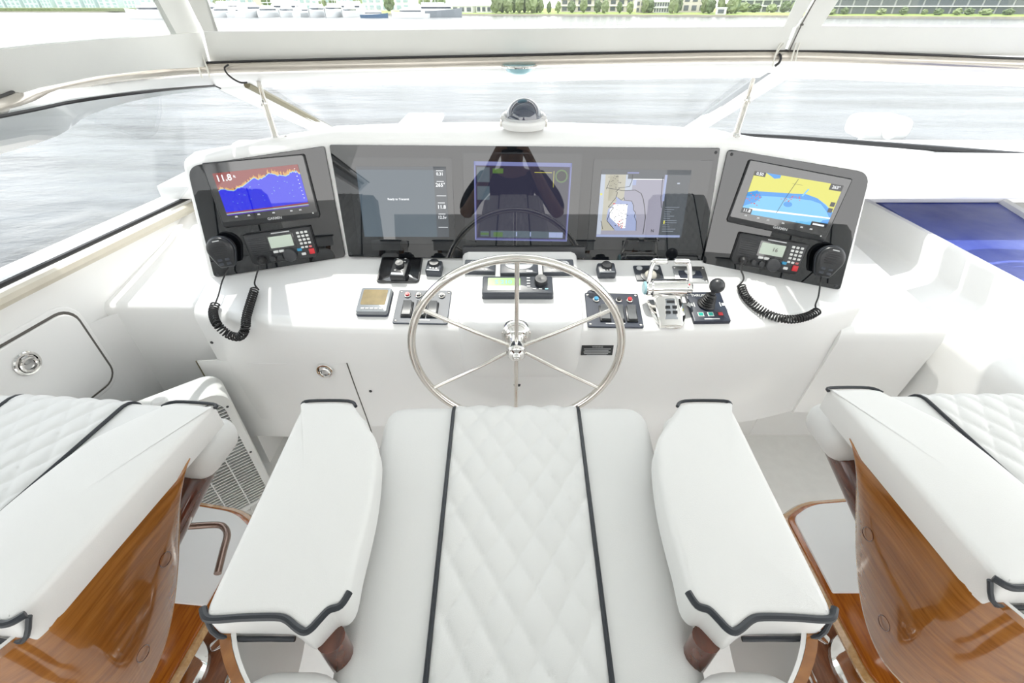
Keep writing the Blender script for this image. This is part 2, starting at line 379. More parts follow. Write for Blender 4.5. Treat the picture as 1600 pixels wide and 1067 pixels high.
def latch(parent, M, r):
    b = B(M); b.lathe([(r, 0), (r, .003), (r*.92, .006), (r*.78, .006), (r*.72, .002), (0, .001)], seg=28); o = b.build('latch', 'chrome', parent)
    b = B(M); b.tube([(r*.55*math.cos(a), r*.55*math.sin(a)-.1*r, .006) for a in [2*PI*k/20 for k in range(20)]], r*.13, 6, True); b.build('pull_ring', 'chrome', o)
    b = B(M); b.box(r*.5, r*.7, .004, (0, r*.35, .006), .002); b.box(r*.8, r*.55, .003, (0, -r*.2, .003), .001); b.build('tongue', 'steel_plate', o)
latch(hatch, HW @ T(lp[0], lp[1], .012), .032)
# front-left wall with ledge (beside console)
b = B(); XL0, XL1 = -1.30, -.955
prof = [(1.165, 0), (1.165, .69), (1.168, .715), (1.178, .728), (1.20, .734), (1.46, .80), (1.62, .86), (1.9, .9), (1.9, 0)]
g = [[Vector((x, y, z)) for y, z in prof] for x in (XL0, -1.2, -1.0, XL1)]
b.sheet(g); b.poly(g[0]); b.poly(g[-1])
# concave fillet between ledge wall and port wall
fl = []
for z in (0, .35, .70):
    row = []
    c = Vector((wleft(1.07, z).x+.12, 1.07, z))
    for k in range(9):
        a = PI-PI/2*k/8; row.append(Vector((c.x+.12*math.cos(a)-.004*(k == 0), c.y+.12*math.sin(a)+.004*(k == 8), z)))
    fl.append(row)
b.sheet(fl)
tag(b.build('wall_front', 'gelcoat'), kind='structure')
# starboard: wall, ledge, rim
b = B()
prof = [(1.34, 0), (1.34, .60), (1.347, .635), (1.365, .652), (1.40, .66), (1.455, .675), (1.475, .70), (1.475, .785), (1.485, .80), (1.505, .80), (1.512, .785), (1.512, 0)]
g = [[Vector((x+.04*(1.2-y)*(.35 if x < 1.4 else .3), y, z)) for x, z in prof] for y in (1.95, 1.6, 1.22, 1.0, .6, .2, -.4, -1.2)]
b.sheet(g); b.poly(g[0]); b.poly(g[-1]); tag(b.build('wall_right', 'gelcoat'), kind='structure')
# shelf between brow and windshield foot, front bulwark
b = B(); b.box(3.7, .60, .05, (.62, 1.88, .93), .01); b.box(3.7, .08, .75, (.62, 2.14, .60), .02); b.box(1.75, .10, .10, (1.62, 2.08, .86), .03); b.box(1.75, .2, .03, (1.62, 2.0, .795), .01)
tag(b.build('wall_bow', 'gelcoat'), kind='structure')
# blue tinted skylight outboard on the starboard side, sky reflection painted into its colour
pz = .78
pA, pB_, pC, pD = atZ(1535, 297, pz), atZ(1640, 362, pz), atZ(1372, 315, pz), atZ(1640, 482, pz)
pts = [atZ(1372, 298, pz), pA, pA+(pB_-pA)*3, pC+(pD-pC)*1.15, pC]
b = B(); b.slab(pts, (0, 0, -.02)); w4 = tag(b.build('window_4', 'blue_pane'), 'dark blue glossy skylight pane with painted cloud reflections beyond the starboard coaming', kind='structure')
b = B(); b.tube([atZ(1366, 293, pz+.01), atZ(1535, 292, pz+.01), atZ(1660, 290, pz+.01)], .012, 8); b.build('frame_bar', 'gelcoat', w4)
b = B(); b.tube([pA, pA+(pB_-pA)*3], .02, 8); b.build('frame_bar', 'gelcoat', w4)
b = B(); b.slab([(1.5, .7, pz-.03), (2.9, .7, pz-.03), (2.9, 2.12, pz-.03), (1.5, 2.12, pz-.03)], (0, 0, -.04)); b.build('sill', 'gelcoat', w4)

# ---- windshield: rail, glass panes, frames
YR = 1.5
rail_px = [(-60, 184), (60, 144), (150, 124), (240, 113), (322, 107), (500, 102), (700, 97.5), (800, 95.5), (1000, 91), (1225, 88), (1420, 94), (1600, 101), (1760, 106)]
# front section lies in the plane Y=YR; port section swings aft
def rp3(u, v):
    if u >= 322: return atY(u, v, YR)
    a = atY(322, 107, YR); z = a.z
    return atZ(u, v, z-.004)
RAIL = [rp3(u, v) for u, v in rail_px]
AFT1, AFT2 = Vector((-.06, -.5, 0)), Vector((-.16, -1.4, 0))
RAIL = [RAIL[0]+AFT2, RAIL[0]+AFT1]+RAIL+[RAIL[-1]+Vector((1.1, -.25, 0))]
def offs(dv): return [rp3(u, v+dv) for u, v in rail_px]
rs = smooth(RAIL, 5)
b = B(); b.tube(rs, .0135, 10); rail = tag(b.build('trim_1', 'rail_beige'), 'beige tubular curtain rail along the windshield top', kind='structure')
b = B(); b.tube([p+Vector((0, -.005, .0145)) for p in rs], .0030, 6); b.build('bead', 'gasket', rail)
# white header below the rail
b = B(); hd = []
for p in rs:
    n = Vector((0, 1, 0)); hd.append([p+Vector((0, .03, -.008)), p+Vector((0, .02, -.018)), p+Vector((0, .035, -.036)), p+Vector((0, .09, -.062)), p+Vector((0, .10, -.05)), p+Vector((0, .05, -.002))])
g = [h+[h[0]] for h in hd]; b.sheet(g); tag(b.build('trim_2', 'gelcoat'), kind='structure')
# glass corners (pixel, depth)
def P(u, v, y): return atY(u, v, y)
cTL, cTR, cBL, cBR = P(388, 128, 1.58), P(1206, 106, 1.58), P(548, 216, 2.16), P(1048, 212, 2.16)
def pane(name, pts, n, label):
    b = B(); pts = [Vector(p) for p in pts]; nn = (pts[1]-pts[0]).cross(pts[2]-pts[0]).normalized()*.006
    b.slab(pts, nn); o = tag(b.build(name, 'windshield_glass'), label, kind='structure'); return o, pts
w1, _ = pane('window_1', [cTL, cTR, cBR, cBL], 0, 'centre windshield pane raked forward above the instrument brow')
b = B(); b.tube([cTL+Vector((0, 0, .004)), cTR+Vector((0, 0, .004))], .004, 6); b.build('gasket', 'gasket', w1)
# port pane
sill = lambda u, v: atZ(u, v, .905)
pT = [P(336, 134, 1.56), rp3(240, 142), rp3(120, 158), rp3(0, 182), rp3(0, 182)+AFT1, rp3(0, 182)+AFT2]
pB = [P(510, 208, 2.10), sill(300, 304), sill(160, 369), sill(0, 443), sill(0, 443)+AFT1*1.2, sill(0, 443)+AFT2*1.1]
b = B(); b.thick([pT, pB], .006); w2 = tag(b.build('window_2', 'windshield_glass', ang=20), 'large port side windshield pane looking onto rippled water', kind='structure')
b = B(); b.tube(smooth(pT, 4), .003, 6); b.build('gasket', 'gasket', w2)
b = B(); b.tube([pT[0], pB[0]], .003, 6); b.build('gasket', 'gasket', w2)
b = B(); b.tube([p+Vector((.0, 0, -.004)) for p in pB[1:]], .007, 6); b.build('gasket', 'gasket', w2)
b = B(); b.tube([p+Vector((.018, 0, -.03)) for p in pB[1:]], .017, 8); b.build('frame_strip', 'cream_trim', w2)
# starboard pane
sT = [P(1242, 108, 1.58), P(1420, 109, 1.58), P(1760, 113, 1.58)]
sB = [P(1085, 206, 2.12), P(1240, 214, 2.10), P(1760, 254, 2.04)]
sT.append(sT[-1]+Vector((1.0, -.2, 0))); sB.append(sB[-1]+Vector((.7, -.3, 0)))
b = B(); b.thick([sT, sB], .006); w3 = tag(b.build('window_3', 'windshield_glass', ang=20), 'wide starboard windshield pane with dark lower gasket', kind='structure')
b = B(); b.tube([p+Vector((0, 0, .004)) for p in sT], .0035, 6); b.build('gasket', 'gasket', w3)
b = B(); b.tube([P(1085, 206, 2.10), P(1240, 215, 2.08), P(1400, 227, 2.05), P(1600, 243, 2.02), P(1760, 256, 2.0)], [.004, .008, .011, .013, .014], 8); b.build('gasket', 'gasket', w3)
# mullions
ml = B()
ml.slab([P(336, 130, 1.57), P(384, 128, 1.57), P(545, 212, 2.14), P(508, 208, 2.11)], (0, .01, -.02)); tr = tag(ml.build('trim_3', 'gelcoat'), kind='structure')
b = B(); b.tube([P(386, 132, 1.56), P(530, 208, 2.10)], .011, 8); b.build('bar', 'bar_olive', tr)
ml = B(); ml.slab([P(1206, 106, 1.57), P(1246, 106, 1.57), P(1086, 206, 2.11), P(1050, 212, 2.14)], (0, .01, -.02)); tr = tag(ml.build('trim_4', 'gelcoat'), kind='structure')
b = B(); b.tube([P(1203, 109, 1.56), P(1066, 205, 2.10)], .011, 8); b.build('bar', 'grey_bar', tr)
b = B(); b.tube([P(1240, 108, 1.56), P(1082, 205, 2.10)], .0025, 6); b.build('gasket', 'gasket', tr)
# ---- clear vinyl curtains above the rail
LD = Vector((0, -.606, .795))
def cur(u, v):          # point of the front curtain plane
    n = Vector((1, 0, 0)).cross(LD); return hit(u, v, (0, YR+.004, rp3(800, 95.5).z+.012), n)
def pleft(u, v):
    a, c = rp3(322, 104), rp3(0, 160); d = (a-c).normalized(); n = d.cross(Vector((.30, -.45, .795)).normalized()); return hit(u, v, a, n)
def band(b, pf, lower, upper): b.thick([[pf(*p) for p in lower], [pf(*p) for p in upper]], .003)
_cur, _pl = cur, pleft
def cur(u, v):
    p = _cur(u, v); return p+LD*((2.19-p.z)/LD.z) if v < -70 else p
def pleft(u, v):
    p = _pl(u, v); d = Vector((.30, -.45, .795)); e = (rp3(322, 104)-rp3(0, 160)).normalized(); d = d-e*(.24/e.x); return p+d*((2.19-p.z)/d.z) if v < -70 else p
c1 = thing('curtain', 'middle clear vinyl front curtain between the two zippers', 'curtain', T(*cur(800, 95)), 'clear vinyl curtains above the windshield'); I = c1.matrix_world.inverted()
b = B(I); band(b, cur, [(330, 103), (560, 98.5), (800, 93), (1000, 88), (1224, 84)], [(318, 49), (560, 47.5), (800, 45), (1000, 43), (1240, 41)]); b.build('hem', 'canvas', c1)
b = B(I); band(b, cur, [(341, 50), (300, -69), (300, -75)], [(318, 49), (258, -69), (258, -75)]); b.build('side_hem', 'canvas', c1)
b = B(I); band(b, cur, [(1224, 42), (1276, -69), (1276, -75)], [(1243, 41), (1312, -69), (1312, -75)]); b.build('side_hem', 'canvas', c1)
b = B(I); b.thick([[cur(336, 50), cur(800, 46), cur(1230, 42)], [cur(300, -69), cur(800, -69), cur(1280, -69)], [cur(300, -75), cur(800, -75), cur(1280, -75)]], .0015); b.build('clear_panel', 'clear_vinyl', c1)
b = B(I); b.tube([cur(318, 49.5), cur(560, 47.5), cur(800, 45), cur(1240, 41)], .0016, 5); b.build('welt', 'white_plastic', c1)
c2 = thing('curtain', 'starboard clear vinyl curtain right of the right-hand zipper', 'curtain', T(*cur(1400, 95)), 'clear vinyl curtains above the windshield'); I = c2.matrix_world.inverted()
b = B(I); band(b, cur, [(1228, 84), (1420, 85), (1600, 87), (1760, 89), (2500, 98)], [(1246, 40), (1420, 40.5), (1600, 42), (1760, 43), (2500, 48)]); b.build('hem', 'canvas', c2)
b = B(I); band(b, cur, [(1246, 41), (1315, -69), (1315, -75)], [(1282, 41), (1355, -69), (1355, -75)]); b.build('side_hem', 'canvas', c2)
b = B(I); b.thick([[cur(1275, 42), cur(1760, 44), cur(2500, 49)], [cur(1350, -69), cur(1760, -69), cur(2500, -69)], [cur(1350, -75), cur(1760, -75), cur(2500, -75)]], .0015); b.build('clear_panel', 'clear_vinyl', c2)
b = B(I); b.tube([cur(1246, 40.5), cur(1600, 42), cur(1760, 43), cur(2500, 48)], .0016, 5); b.build('welt', 'white_plastic', c2)
c3 = thing('curtain', 'port clear vinyl curtain left of the left-hand zipper', 'curtain', T(*pleft(150, 110)), 'clear vinyl curtains above the windshield'); I = c3.matrix_world.inverted()
aft = lambda L: L+[L[-1]+AFT1, L[-1]+AFT2]
b = B(I); b.thick([aft([pleft(*p) for p in [(326, 103), (240, 108), (150, 118), (60, 136), (-60, 172)]]), aft([pleft(*p) for p in [(312, 50), (240, 55), (150, 62), (60, 70), (-60, 83)]])], .003); b.build('hem', 'canvas', c3)
b = B(I); band(b, pleft, [(318, 50), (254, -69), (254, -75)], [(268, 54), (205, -69), (205, -75)]); b.build('side_hem', 'canvas', c3)
b = B(I); b.thick([aft([pleft(275, 53), pleft(60, 70), pleft(-60, 83)]), aft([pleft(208, -69), pleft(60, -69), pleft(-60, -69)]), aft([pleft(208, -75), pleft(60, -75), pleft(-60, -75)])], .0015); b.build('clear_panel', 'clear_vinyl', c3)
b = B(I); b.tube(aft([pleft(270, 53.5), pleft(150, 62), pleft(60, 70), pleft(-60, 83)]), .0016, 5); b.build('welt', 'white_plastic', c3)
# zippers
for lab, pts, pf in (('dark zipper between port and middle curtain', [(322, 92), (300, 55), (254, -60)], cur), ('dark zipper between middle and starboard curtain', [(1228, 88), (1250, 40), (1305, -60)], cur)):
    z = B(); q = [pf(u, v)+Vector((0, -.006, .002)) for u, v in pts]; z.tube(q, .0016, 5); z.box(.006, .012, .004, q[1], .001); tag(z.build('zipper', 'gap_dark'), lab, 'zipper')
# cords and dark ties over the rail
def cord(name, label, px, r, m, pf=lambda u, v: atY(u, v, YR-.02), cat='cord', group=None, n=5):
    b = B(); b.tube(smooth([pf(u, v) for u, v in px], n), r, 6); return tag(b.build(name, m), label, cat, group)
cord('tie_cord', 'white tie cord hanging straight over the rail at the left zipper', [(308, 62), (312, 80), (309, 100), (316, 122)], .0022, 'rope')
cord('tie_cord', 'second white tie cord slanting over the rail at the left zipper', [(312, 68), (317, 88), (324, 108), (328, 121)], .0022, 'rope')
cord('tie_cord', 'white tie cord hanging in a long loop at the right zipper', [(1250, 45), (1238, 58), (1222, 66), (1213, 82), (1207, 104), (1212, 86), (1225, 68)], .0018, 'rope')
cord('tie_cord', 'short white tie cord straight below the right zipper', [(1252, 44), (1246, 62), (1240, 82), (1236, 96)], .0022, 'rope')
cord('tie_cord', 'white tie cord beside the starboard curtain at the right zipper', [(1254, 42), (1251, 62), (1246, 80), (1243, 95)], .0018, 'rope')
cord('cable', 'thin black cable looping under the rail at the left mullion', [(357, 101), (351, 106), (354, 114), (364, 123), (376, 129), (386, 129)], .0024, 'black_rubber', cat='cable')
cord('cable', 'short black cable loop on the rail beside the right zipper', [(1217, 84), (1220, 89), (1218, 97), (1211, 103)], .0032, 'black_rubber', cat='cable')
# dome light under the header
M0 = T(*atY(811, 103, YR-.005)); dl = thing('dome_light', 'small clear chrome-rimmed dome lamp under the windshield header', 'light', M0)
b = B(RX(PI)); b.lathe([(.047, -.004), (.047, 0), (.040, .003), (.036, .012), (.022, .020), (0, .023)], seg=24); b.build('lens', 'teal_glass', dl)
b = B(); b.tube([(.047*math.cos(a), .047*math.sin(a), 0) for a in [2*PI*k/28 for k in range(28)]], .004, 6, True); b.build('rim', 'chrome', dl)

# ================================================================== HELM CONSOLE
con = thing('helm_console', 'white gelcoat helm console with dash, brow and rounded wheel pod', 'console', T(0, 1.2, 0)); IC = con.matrix_world.inverted()
lip_px = [(300, 487), (345, 497), (400, 502), (480, 507), (620, 511), (800, 513), (1000, 513), (1140, 511), (1210, 505), (1270, 494), (1325, 479), (1350, 472)]
lip = [dash(u, v) for u, v in lip_px]; lips = smooth(lip, 4)
prof = []
for p in lips:
    back = Vector((p.x, 1.44, 0)); back.z = p.z+(back.y-p.y)*math.tan(DS)
    e1 = p+(Vector((0, math.cos(DS), math.sin(DS))))*.03
    row = [back, e1]
    for k in range(5):
        a = k/4; q = e1*(1-a)**2+(p)*2*a*(1-a)+(p+Vector((0, .0, -.03)))*a*a; row.append(q)
    row += [Vector((p.x, p.y+.012, .50)), Vector((p.x, p.y+.03, .29)), Vector((p.x, p.y+.05, .275)), Vector((p.x, p.y+.17, .27)), Vector((p.x, p.y+.18, 0))]
    prof.append(row)
b = B(IC); b.sheet(prof)
for r_ in (prof[0], prof[-1]): b.poly(r_+[Vector((r_[0].x, 1.44, 0))])
b.build('body', 'gelcoat', con)
b = B(IC)
prof = [(1.31, 0), (1.30, .27), (1.175, .275), (1.155, .29), (1.137, .5), (1.125, .62), (1.131, .655), (1.145, .668), (1.5, .70), (1.95, .74), (1.95, 0)]
g = [[Vector((x, y, z)) for y, z in prof] for x in (1.0, 1.2, 1.322)]
b.sheet(g); b.poly(g[0]); b.poly(g[-1])
b.build('side_ledge', 'gelcoat', con)
# screen housing with brow
ends = []
def stn(Bp, Tp, bk, kz, dx=0):
    Tp = Vector(Tp)+Vector((0, .006, 0)); Bp = Vector(Bp)+Vector((0, .006, 0)); K = Tp+Vector((dx, bk, kz))
    up = (Tp-Bp).normalized()
    return [Bp-up*.02, Bp, Tp, Tp+up*.010+Vector((0, .004, 0)), Tp+up*.016+Vector((0, .014, 0)), Tp+Vector((dx*.5, .06, .020+kz*.2)), K, K+Vector((0, .02, -.008)), K+Vector((0, .035, -.04)), K+Vector((0, .05, -.33))]
st = []
LT, LB = wlp(288, 260), wlp(330, 438); RT, RB = wrp(1361, 271), wrp(1316, 457)
eL = Vector((-.028, .05, 0)); eR = Vector((.028, .05, 0))
st.append(stn(LB+eL, LT+eL*1.0+Vector((0, 0, -.05)), .05, -.01, .01))
st.append(stn(LB+eL*.7+Vector((.0, -.012, 0)), LT+eL*.75+Vector((0, -.012, -.02)), .07, .0, .01))
st.append(stn(LB+eL*.3+Vector((0, -.010, 0)), LT+eL*.32+Vector((0, -.010, -.004)), .085, .01, .01))
st.append(stn(LB, LT, .095, .012, .005))
JL_T, JL_B = (wlp(507, 226)+cpp(514, 225))/2, (wlp(540, 403)+cpp(545, 402))/2+Vector((0, .006, 0))
JR_T, JR_B = (wrp(1137, 231)+cpp(1127, 230))/2, (wrp(1100, 411)+cpp(1098, 409))/2+Vector((0, .006, 0))
for t in (.2, .4, .6, .8): st.append(stn(LB.lerp(JL_B, t), LT.lerp(JL_T, t), lerp(.10, .115, t), lerp(.013, .022, t)+.006*math.sin(PI*t)))
st.append(stn(JL_B, JL_T, .115, .026))
for k in range(1, 8):
    t = k/8; st.append(stn(JL_B.lerp(JR_B, t), JL_T.lerp(JR_T, t), .118+.012*math.sin(PI*t), .026+.012*math.sin(PI*t)))
st.append(stn(JR_B, JR_T, .115, .026))
for t in (.2, .4, .6, .8): st.append(stn(JR_B.lerp(RB, t), JR_T.lerp(RT, t), lerp(.115, .10, t), lerp(.022, .013, t)+.006*math.sin(PI*t)))
st.append(stn(RB, RT, .095, .012, -.005))
st.append(stn(RB+eR*.3+Vector((0, -.010, 0)), RT+eR*.32+Vector((0, -.010, -.004)), .085, .01, -.01))
st.append(stn(RB+eR*.7+Vector((.0, -.012, 0)), RT+eR*.75+Vector((0, -.012, -.02)), .07, .0, -.01))
st.append(stn(RB+eR, RT+eR+Vector((0, 0, -.05)), .05, -.01, -.01))
b = B(IC); b.sheet(st); b.poly(st[0]); b.poly(st[-1]); b.build('screen_housing', 'gelcoat', con, ang=60)
# black glass panels
def glasspanel(F, px, rad, name='instrument_panel'):
    ol = rpoly([onF(F, u, v)[:2] for u, v in px], rad); b = B(IC @ F); b.prism(ol, -.012, .003, .001, 1); return b.build(name, 'black_glass', con)
GC = glasspanel(CP, [(515, 226), (1125, 231), (1098, 408), (545, 401)], .006)
GL = glasspanel(WL, [(292, 260), (507, 228), (540, 401), (335, 433)], [.035, .006, .012, .012])
GR = glasspanel(WR, [(1137, 233), (1360, 270), (1312, 453), (1097, 411)], [.012, .035, .012, .012])
def screw(parent, M, r=.004, m='stainless'):
    b = B(M); b.lathe([(r, 0), (r*.9, r*.3), (r*.5, r*.5), (0, r*.5)], seg=10); return b.build('screw', m, parent)
for u, v in ((549, 396), (1118, 238), (1092, 402), (898, 388)): q = onF(CP, u, v); screw(con, IC @ CP @ T(q.x, q.y, .003), .0045, 'dark_grey')
for u, v in ((341, 428), ): q = onF(WL, u, v); screw(con, IC @ WL @ T(q.x, q.y, .003), .0045, 'dark_grey')
for u, v in ((1305, 446), (1143, 241)): q = onF(WR, u, v); screw(con, IC @ WR @ T(q.x, q.y, .003), .0045, 'dark_grey')
# wheel pod
pl, pr_ = dash(722, 420).x, dash(902, 420).x; pcx = (pl+pr_)/2; pw = pr_-pl
PODF = DASH @ T(0, 0, .030)
yb = onF(DASH, 810, 396).y; YP = 1.012
yf = (PODF.inverted() @ Vector((0, YP, .74))).y
PODT = .030
def podrow(w, y0, y1, r, zfun):
    ol = rpoly([(pcx-w/2, y1), (pcx-w/2, y0), (pcx+w/2, y0), (pcx+w/2, y1)], [.001, r, r, .001], 8); return [zfun(x, y) for x, y in ol]
rings = []
def top_pt(x, y, h): return DASH @ Vector((x, y, h))
for ins, h in ((.020, PODT), (.008, PODT-.004), (.002, PODT-.011), (0, PODT-.02)):
    rings.append(podrow(pw-2*ins, yf+ins, yb, .075, lambda x, y, h=h: top_pt(x, y, h)))
last = rings[-1]
for zz, gy, gw in ((.66, .004, 1.02), (.60, .012, 1.04), (.55, .03, 1.08), (.51, .07, 1.12)):
    rings.append([Vector((pcx+(p.x-pcx)*gw, p.y+gy, min(zz, p.z-.02))) for p in last])
b = B(IC); b.sheet([r_+[r_[0]] for r_ in rings]); b.poly(rings[0]); b.build('wheel_pod', 'gelcoat', con, ang=60)
# locker door on the console front, latch, screws, engraved ovals
def cfront(u, v, d=0):
    best = None
    p = atY(u, v, 1.06)
    for _ in range(6):
        x = p.x; k = min(range(len(lips)-1), key=lambda i: abs((lips[i].x+lips[i+1].x)/2-x)); a, c = lips[k], lips[k+1]
        t = (x-a.x)/(c.x-a.x+1e-9); y = lerp(a.y, c.y, t); zl = lerp(a.z, c.z, t)
        y += .012*max(0, min(1, (zl-.03-p.z)/(zl-.03-.50))) if p.z > .5 else .012+.018*min(1, (.5-p.z)/.21)
        p = atY(u, v, y-d)
    return p
dTL, dTR, dBR, dBL = cfront(313, 558), cfront(541, 567), cfront(580, 676), cfront(378, 676)
g = []
for j in range(5):
    row = []
    for i in range(9):
        p = dTL.lerp(dTR, i/8).lerp(dBL.lerp(dBR, i/8), j/4)
        x, z = p.x, p.z; k = min(range(len(lips)-1), key=lambda i_: abs((lips[i_].x+lips[i_+1].x)/2-x)); y = lips[k].y+(.012*max(0, min(1, (.70-z)/.2)) if z > .5 else .012+.018*min(1, (.5-z)/.21))
        row.append(Vector((x, y-.002, z)))
    g.append(row)
b = B(IC); b.thick(g, Vector((0, .004, 0))); b.t = IC; ld = b.build('locker_door', 'gelcoat', con, ang=60)
b = B(IC); b.tube([g[j][0]+Vector((-.002, .0, 0)) for j in range(5)], .0022, 6); b.build('door_gap', 'bar_olive', ld)
b = B(IC); b.tube([g[j][-1]+Vector((.002, .0005, 0)) for j in range(5)], .0018, 6); b.build('door_gap', 'gap_dark', ld)
p = cfront(508, 579, .004); latch(ld, IC @ frame(p, (1, 0, 0), (0, .05, 1)), .026)
for u, v in ((331, 535), (579, 611), (1295, 620), (778, 577), (838, 579)):
    screw(con, IC @ frame(cfront(u, v, .001), (1, 0, 0), (0, .03, 1)), .005, 'dark_grey')
for u in (793, 823):
    p = cfront(u, 578, .001); b = B(IC @ frame(p, (1, 0, 0), (0, 0, 1))); b.tube([(.025*math.cos(a), .016*math.sin(a), 0) for a in [2*PI*k/28 for k in range(28)]], .0007, 5, True); b.build('engraved_oval', 'light_grey', con)
p = cfront(808, 601, .001); b = B(IC @ frame(p, (1, 0, 0), (0, 0, 1))); b.prism(rpoly([(-.011, .003), (.011, .003), (.009, -.005), (-.009, -.005)], .002), 0, .004, .001, 1); b.build('bolt', 'dark_grey', con)
# warning label
F0 = frame(cfront(933, 547, .001), (1, 0, 0), (0, .03, 1)); wlb = thing('warning_label', 'small black warning label with white lettering on console front', 'label', F0)
b = B(); b.box(.092, .036, .0012, (0, 0, .0004), .0003, 1); b.build('plate', 'black_plastic', wlb)
b = B(); b.text('WARNING', .0065, 0, .012, .0012)
for k in range(5): b.box(.078-.008*(k%2)-.02*(k==4), .0022, .0004, (-.002*(k%2), .005-.0055*k, .0012))
b.build('lettering', 'light_grey', wlb)
# ================================================================== INSTRUMENTS
def pbox(parent, name, m, w, d, h, c=(0, 0, 0), r=.003, rc=.006):
    b = B(); b.prism(rrect(w, d, min(rc, .45*min(w, d))), c[2], c[2]+h, r, 2, t=T(c[0], c[1], 0)); return b.build(name, m, parent)
# ---- compass on the brow
cz = atY(818, 197, 1.455)
co = thing('compass', 'black domed compass in a white bracket on the brow', 'compass', T(cz.x, cz.y, cz.z-.004))
b = B(); b.lathe([(.060, 0), (.064, .006), (.066, .016), (.062, .022), (.050, .024), (0, .024)], seg=36); b.build('base', 'white_plastic', co)
b = B(); b.lathe([(.052*math.cos(a), .026+.052*math.sin(a)) for a in [PI/2*k/10 for k in range(11)]], seg=32); b.build('dome', 'compass_dome', co)
b = B(); b.tube([(.059*math.cos(a), .059*math.sin(a), .024+.012*math.sin(a)) for a in [PI*k/16 for k in range(17)]], .009, 8); b.build('hood', 'white_plastic', co)
b = B(); b.lathe([(.050, .022), (.053, .025), (.053, .028), (.050, .030)], seg=32); b.build('dial_ring', 'light_grey', co)
b = B(); b.tube([(0, -.035, .03), (0, -.035, .045)], .0008, 5); b.build('lubber_line', 'key_white', co)
for s_ in (-1, 1):
    b = B(); b.box(.006, .008, .022, (s_*.066, -.01, .014), .002); b.build('clamp', 'stainless', co)
# ---- steering wheel
WC = Vector((.0115, .95, .72)); WR_ = .2735
sw = thing('steering_wheel', 'large polished stainless six-spoke steering wheel', 'steering wheel', T(*WC))
tl_ = R(-2.5); WF = Matrix(((1, 0, 0, 0), (0, math.sin(tl_), -math.cos(tl_), 0), (0, math.cos(tl_), math.sin(tl_), 0), (0, 0, 0, 1)))
b = B(WF); b.tube([(WR_*math.cos(a), WR_*math.sin(a), 0) for a in [2*PI*k/96 for k in range(96)]], .0105, 12, True); b.build('rim', 'stainless', sw)
for k in range(6):
    a = R(90+60*k); b = B(WF); b.tube([(.022*math.cos(a), .022*math.sin(a), -.012), (.12*math.cos(a), .12*math.sin(a), -.004), ((WR_-.006)*math.cos(a), (WR_-.006)*math.sin(a), 0)], .0055, 10); b.build('spoke', 'stainless', sw)
b = B(WF); b.lathe([(.022, -.085), (.024, -.06), (.024, -.018), (.027, -.012), (.027, .008), (.023, .012), (.021, .012)], seg=24); b.build('hub', 'chrome', sw)
b = B(WF); b.lathe([(.021, .010), (.020, .017), (.012, .020), (.011, .027), (.007, .031), (0, .032)], seg=20); b.build('hub_nut', 'chrome', sw)
b = B(WF); b.lathe([(.044, -.082), (.044, -.076), (.040, -.066), (.030, -.055), (.024, -.05)], seg=28); fl_ = b.build('flange', 'chrome', sw)
for k in range(5): a = R(90+72*k); b = B(WF @ T(.037*math.cos(a), .037*math.sin(a), -.07)); b.lathe([(.005, 0), (.005, .005), (.003, .007), (0, .007)], seg=8); b.build('bolt', 'stainless', fl_)

# ---- displays behind centre glass
def gscreen(parent, M, w, h, layers, name='screen'):
    """flat picture: layers of (material, [polygons in 0..1 coords], [texts (s,x,y,size)])"""
    b = B(M); mats = []; z = .0006
    for ml_, polys, txts in layers:
        if ml_ not in mats: mats.append(ml_)
        b.mi = mats.index(ml_)
        for p in polys: b.poly([((x-.5)*w, (y-.5)*h, z) for x, y in p])
        for s_, x, y, sz, *al in txts: b.text(s_, sz, (x-.5)*w, (y-.5)*h, z, align=al[0] if al else 'CENTER')
        z += .00012
    return b.build(name, mats, parent, fixn=False)
def rc(x0, y0, x1, y1): return [(x0, y0), (x1, y0), (x1, y1), (x0, y1)]
def specks(n, x0, x1, y0, y1, w, h):
    out = []
    for k in range(n):
        x, y = random.uniform(x0, x1), random.uniform(y0, y1); out.append(rc(x, y, x+w, y+h))
    return out
def line(pts, w):
    out = []
    for (x0, y0), (x1, y1) in zip(pts, pts[1:]):
        d = math.hypot(x1-x0, y1-y0) or 1; nx, ny = -(y1-y0)/d*w, (x1-x0)/d*w; out.append([(x0-nx, y0-ny), (x1-nx, y1-ny), (x1+nx, y1+ny), (x0+nx, y0+ny)])
    return out
def monitor(label, bez, scr, layers, strip=False):
    M, w, h = fit(CP, bez); M2, w2, h2 = fit(CP, scr); t = thing('display', label, 'display', M @ T(0, 0, .003))
    I = t.matrix_world.inverted()
    b = B(); b.prism(rrect(w, h, .004), 0, .0015, .0005, 1); b.build('bezel', 'screen_glass', t)
    gscreen(t, I @ M2 @ T(0, 0, .0047), w2, h2, layers); return t, w, h
L = [('lit_dusk', [rc(0, 0, 1, 1)], []), ('lit_steel', [rc(.86, 0, 1, 1), rc(0, .955, 1, 1)], []),
     ('lit_white', line([(.88, .60), (.99, .60)], .003)+line([(.88, .145), (.99, .145)], .003)+line([(.89, .945), (.97, .945)], .004)+line([(.89, .80), (.97, .80)], .004)+line([(.89, .50), (.97, .50)], .004)+line([(.89, .34), (.97, .34)], .004), [('Ready to Transmit', .44, .55, .0085), ('0.31', .93, .90, .012), ('265°', .93, .75, .015), ('11.8', .93, .44, .015), ('12.5v', .93, .29, .012)])]
monitor('left flush display of the centre panel showing a dim grey-blue picture', [(544, 246), (706, 246), (712, 382), (558, 380)], [(558, 260), (696, 260), (703, 370), (569, 369)], L)
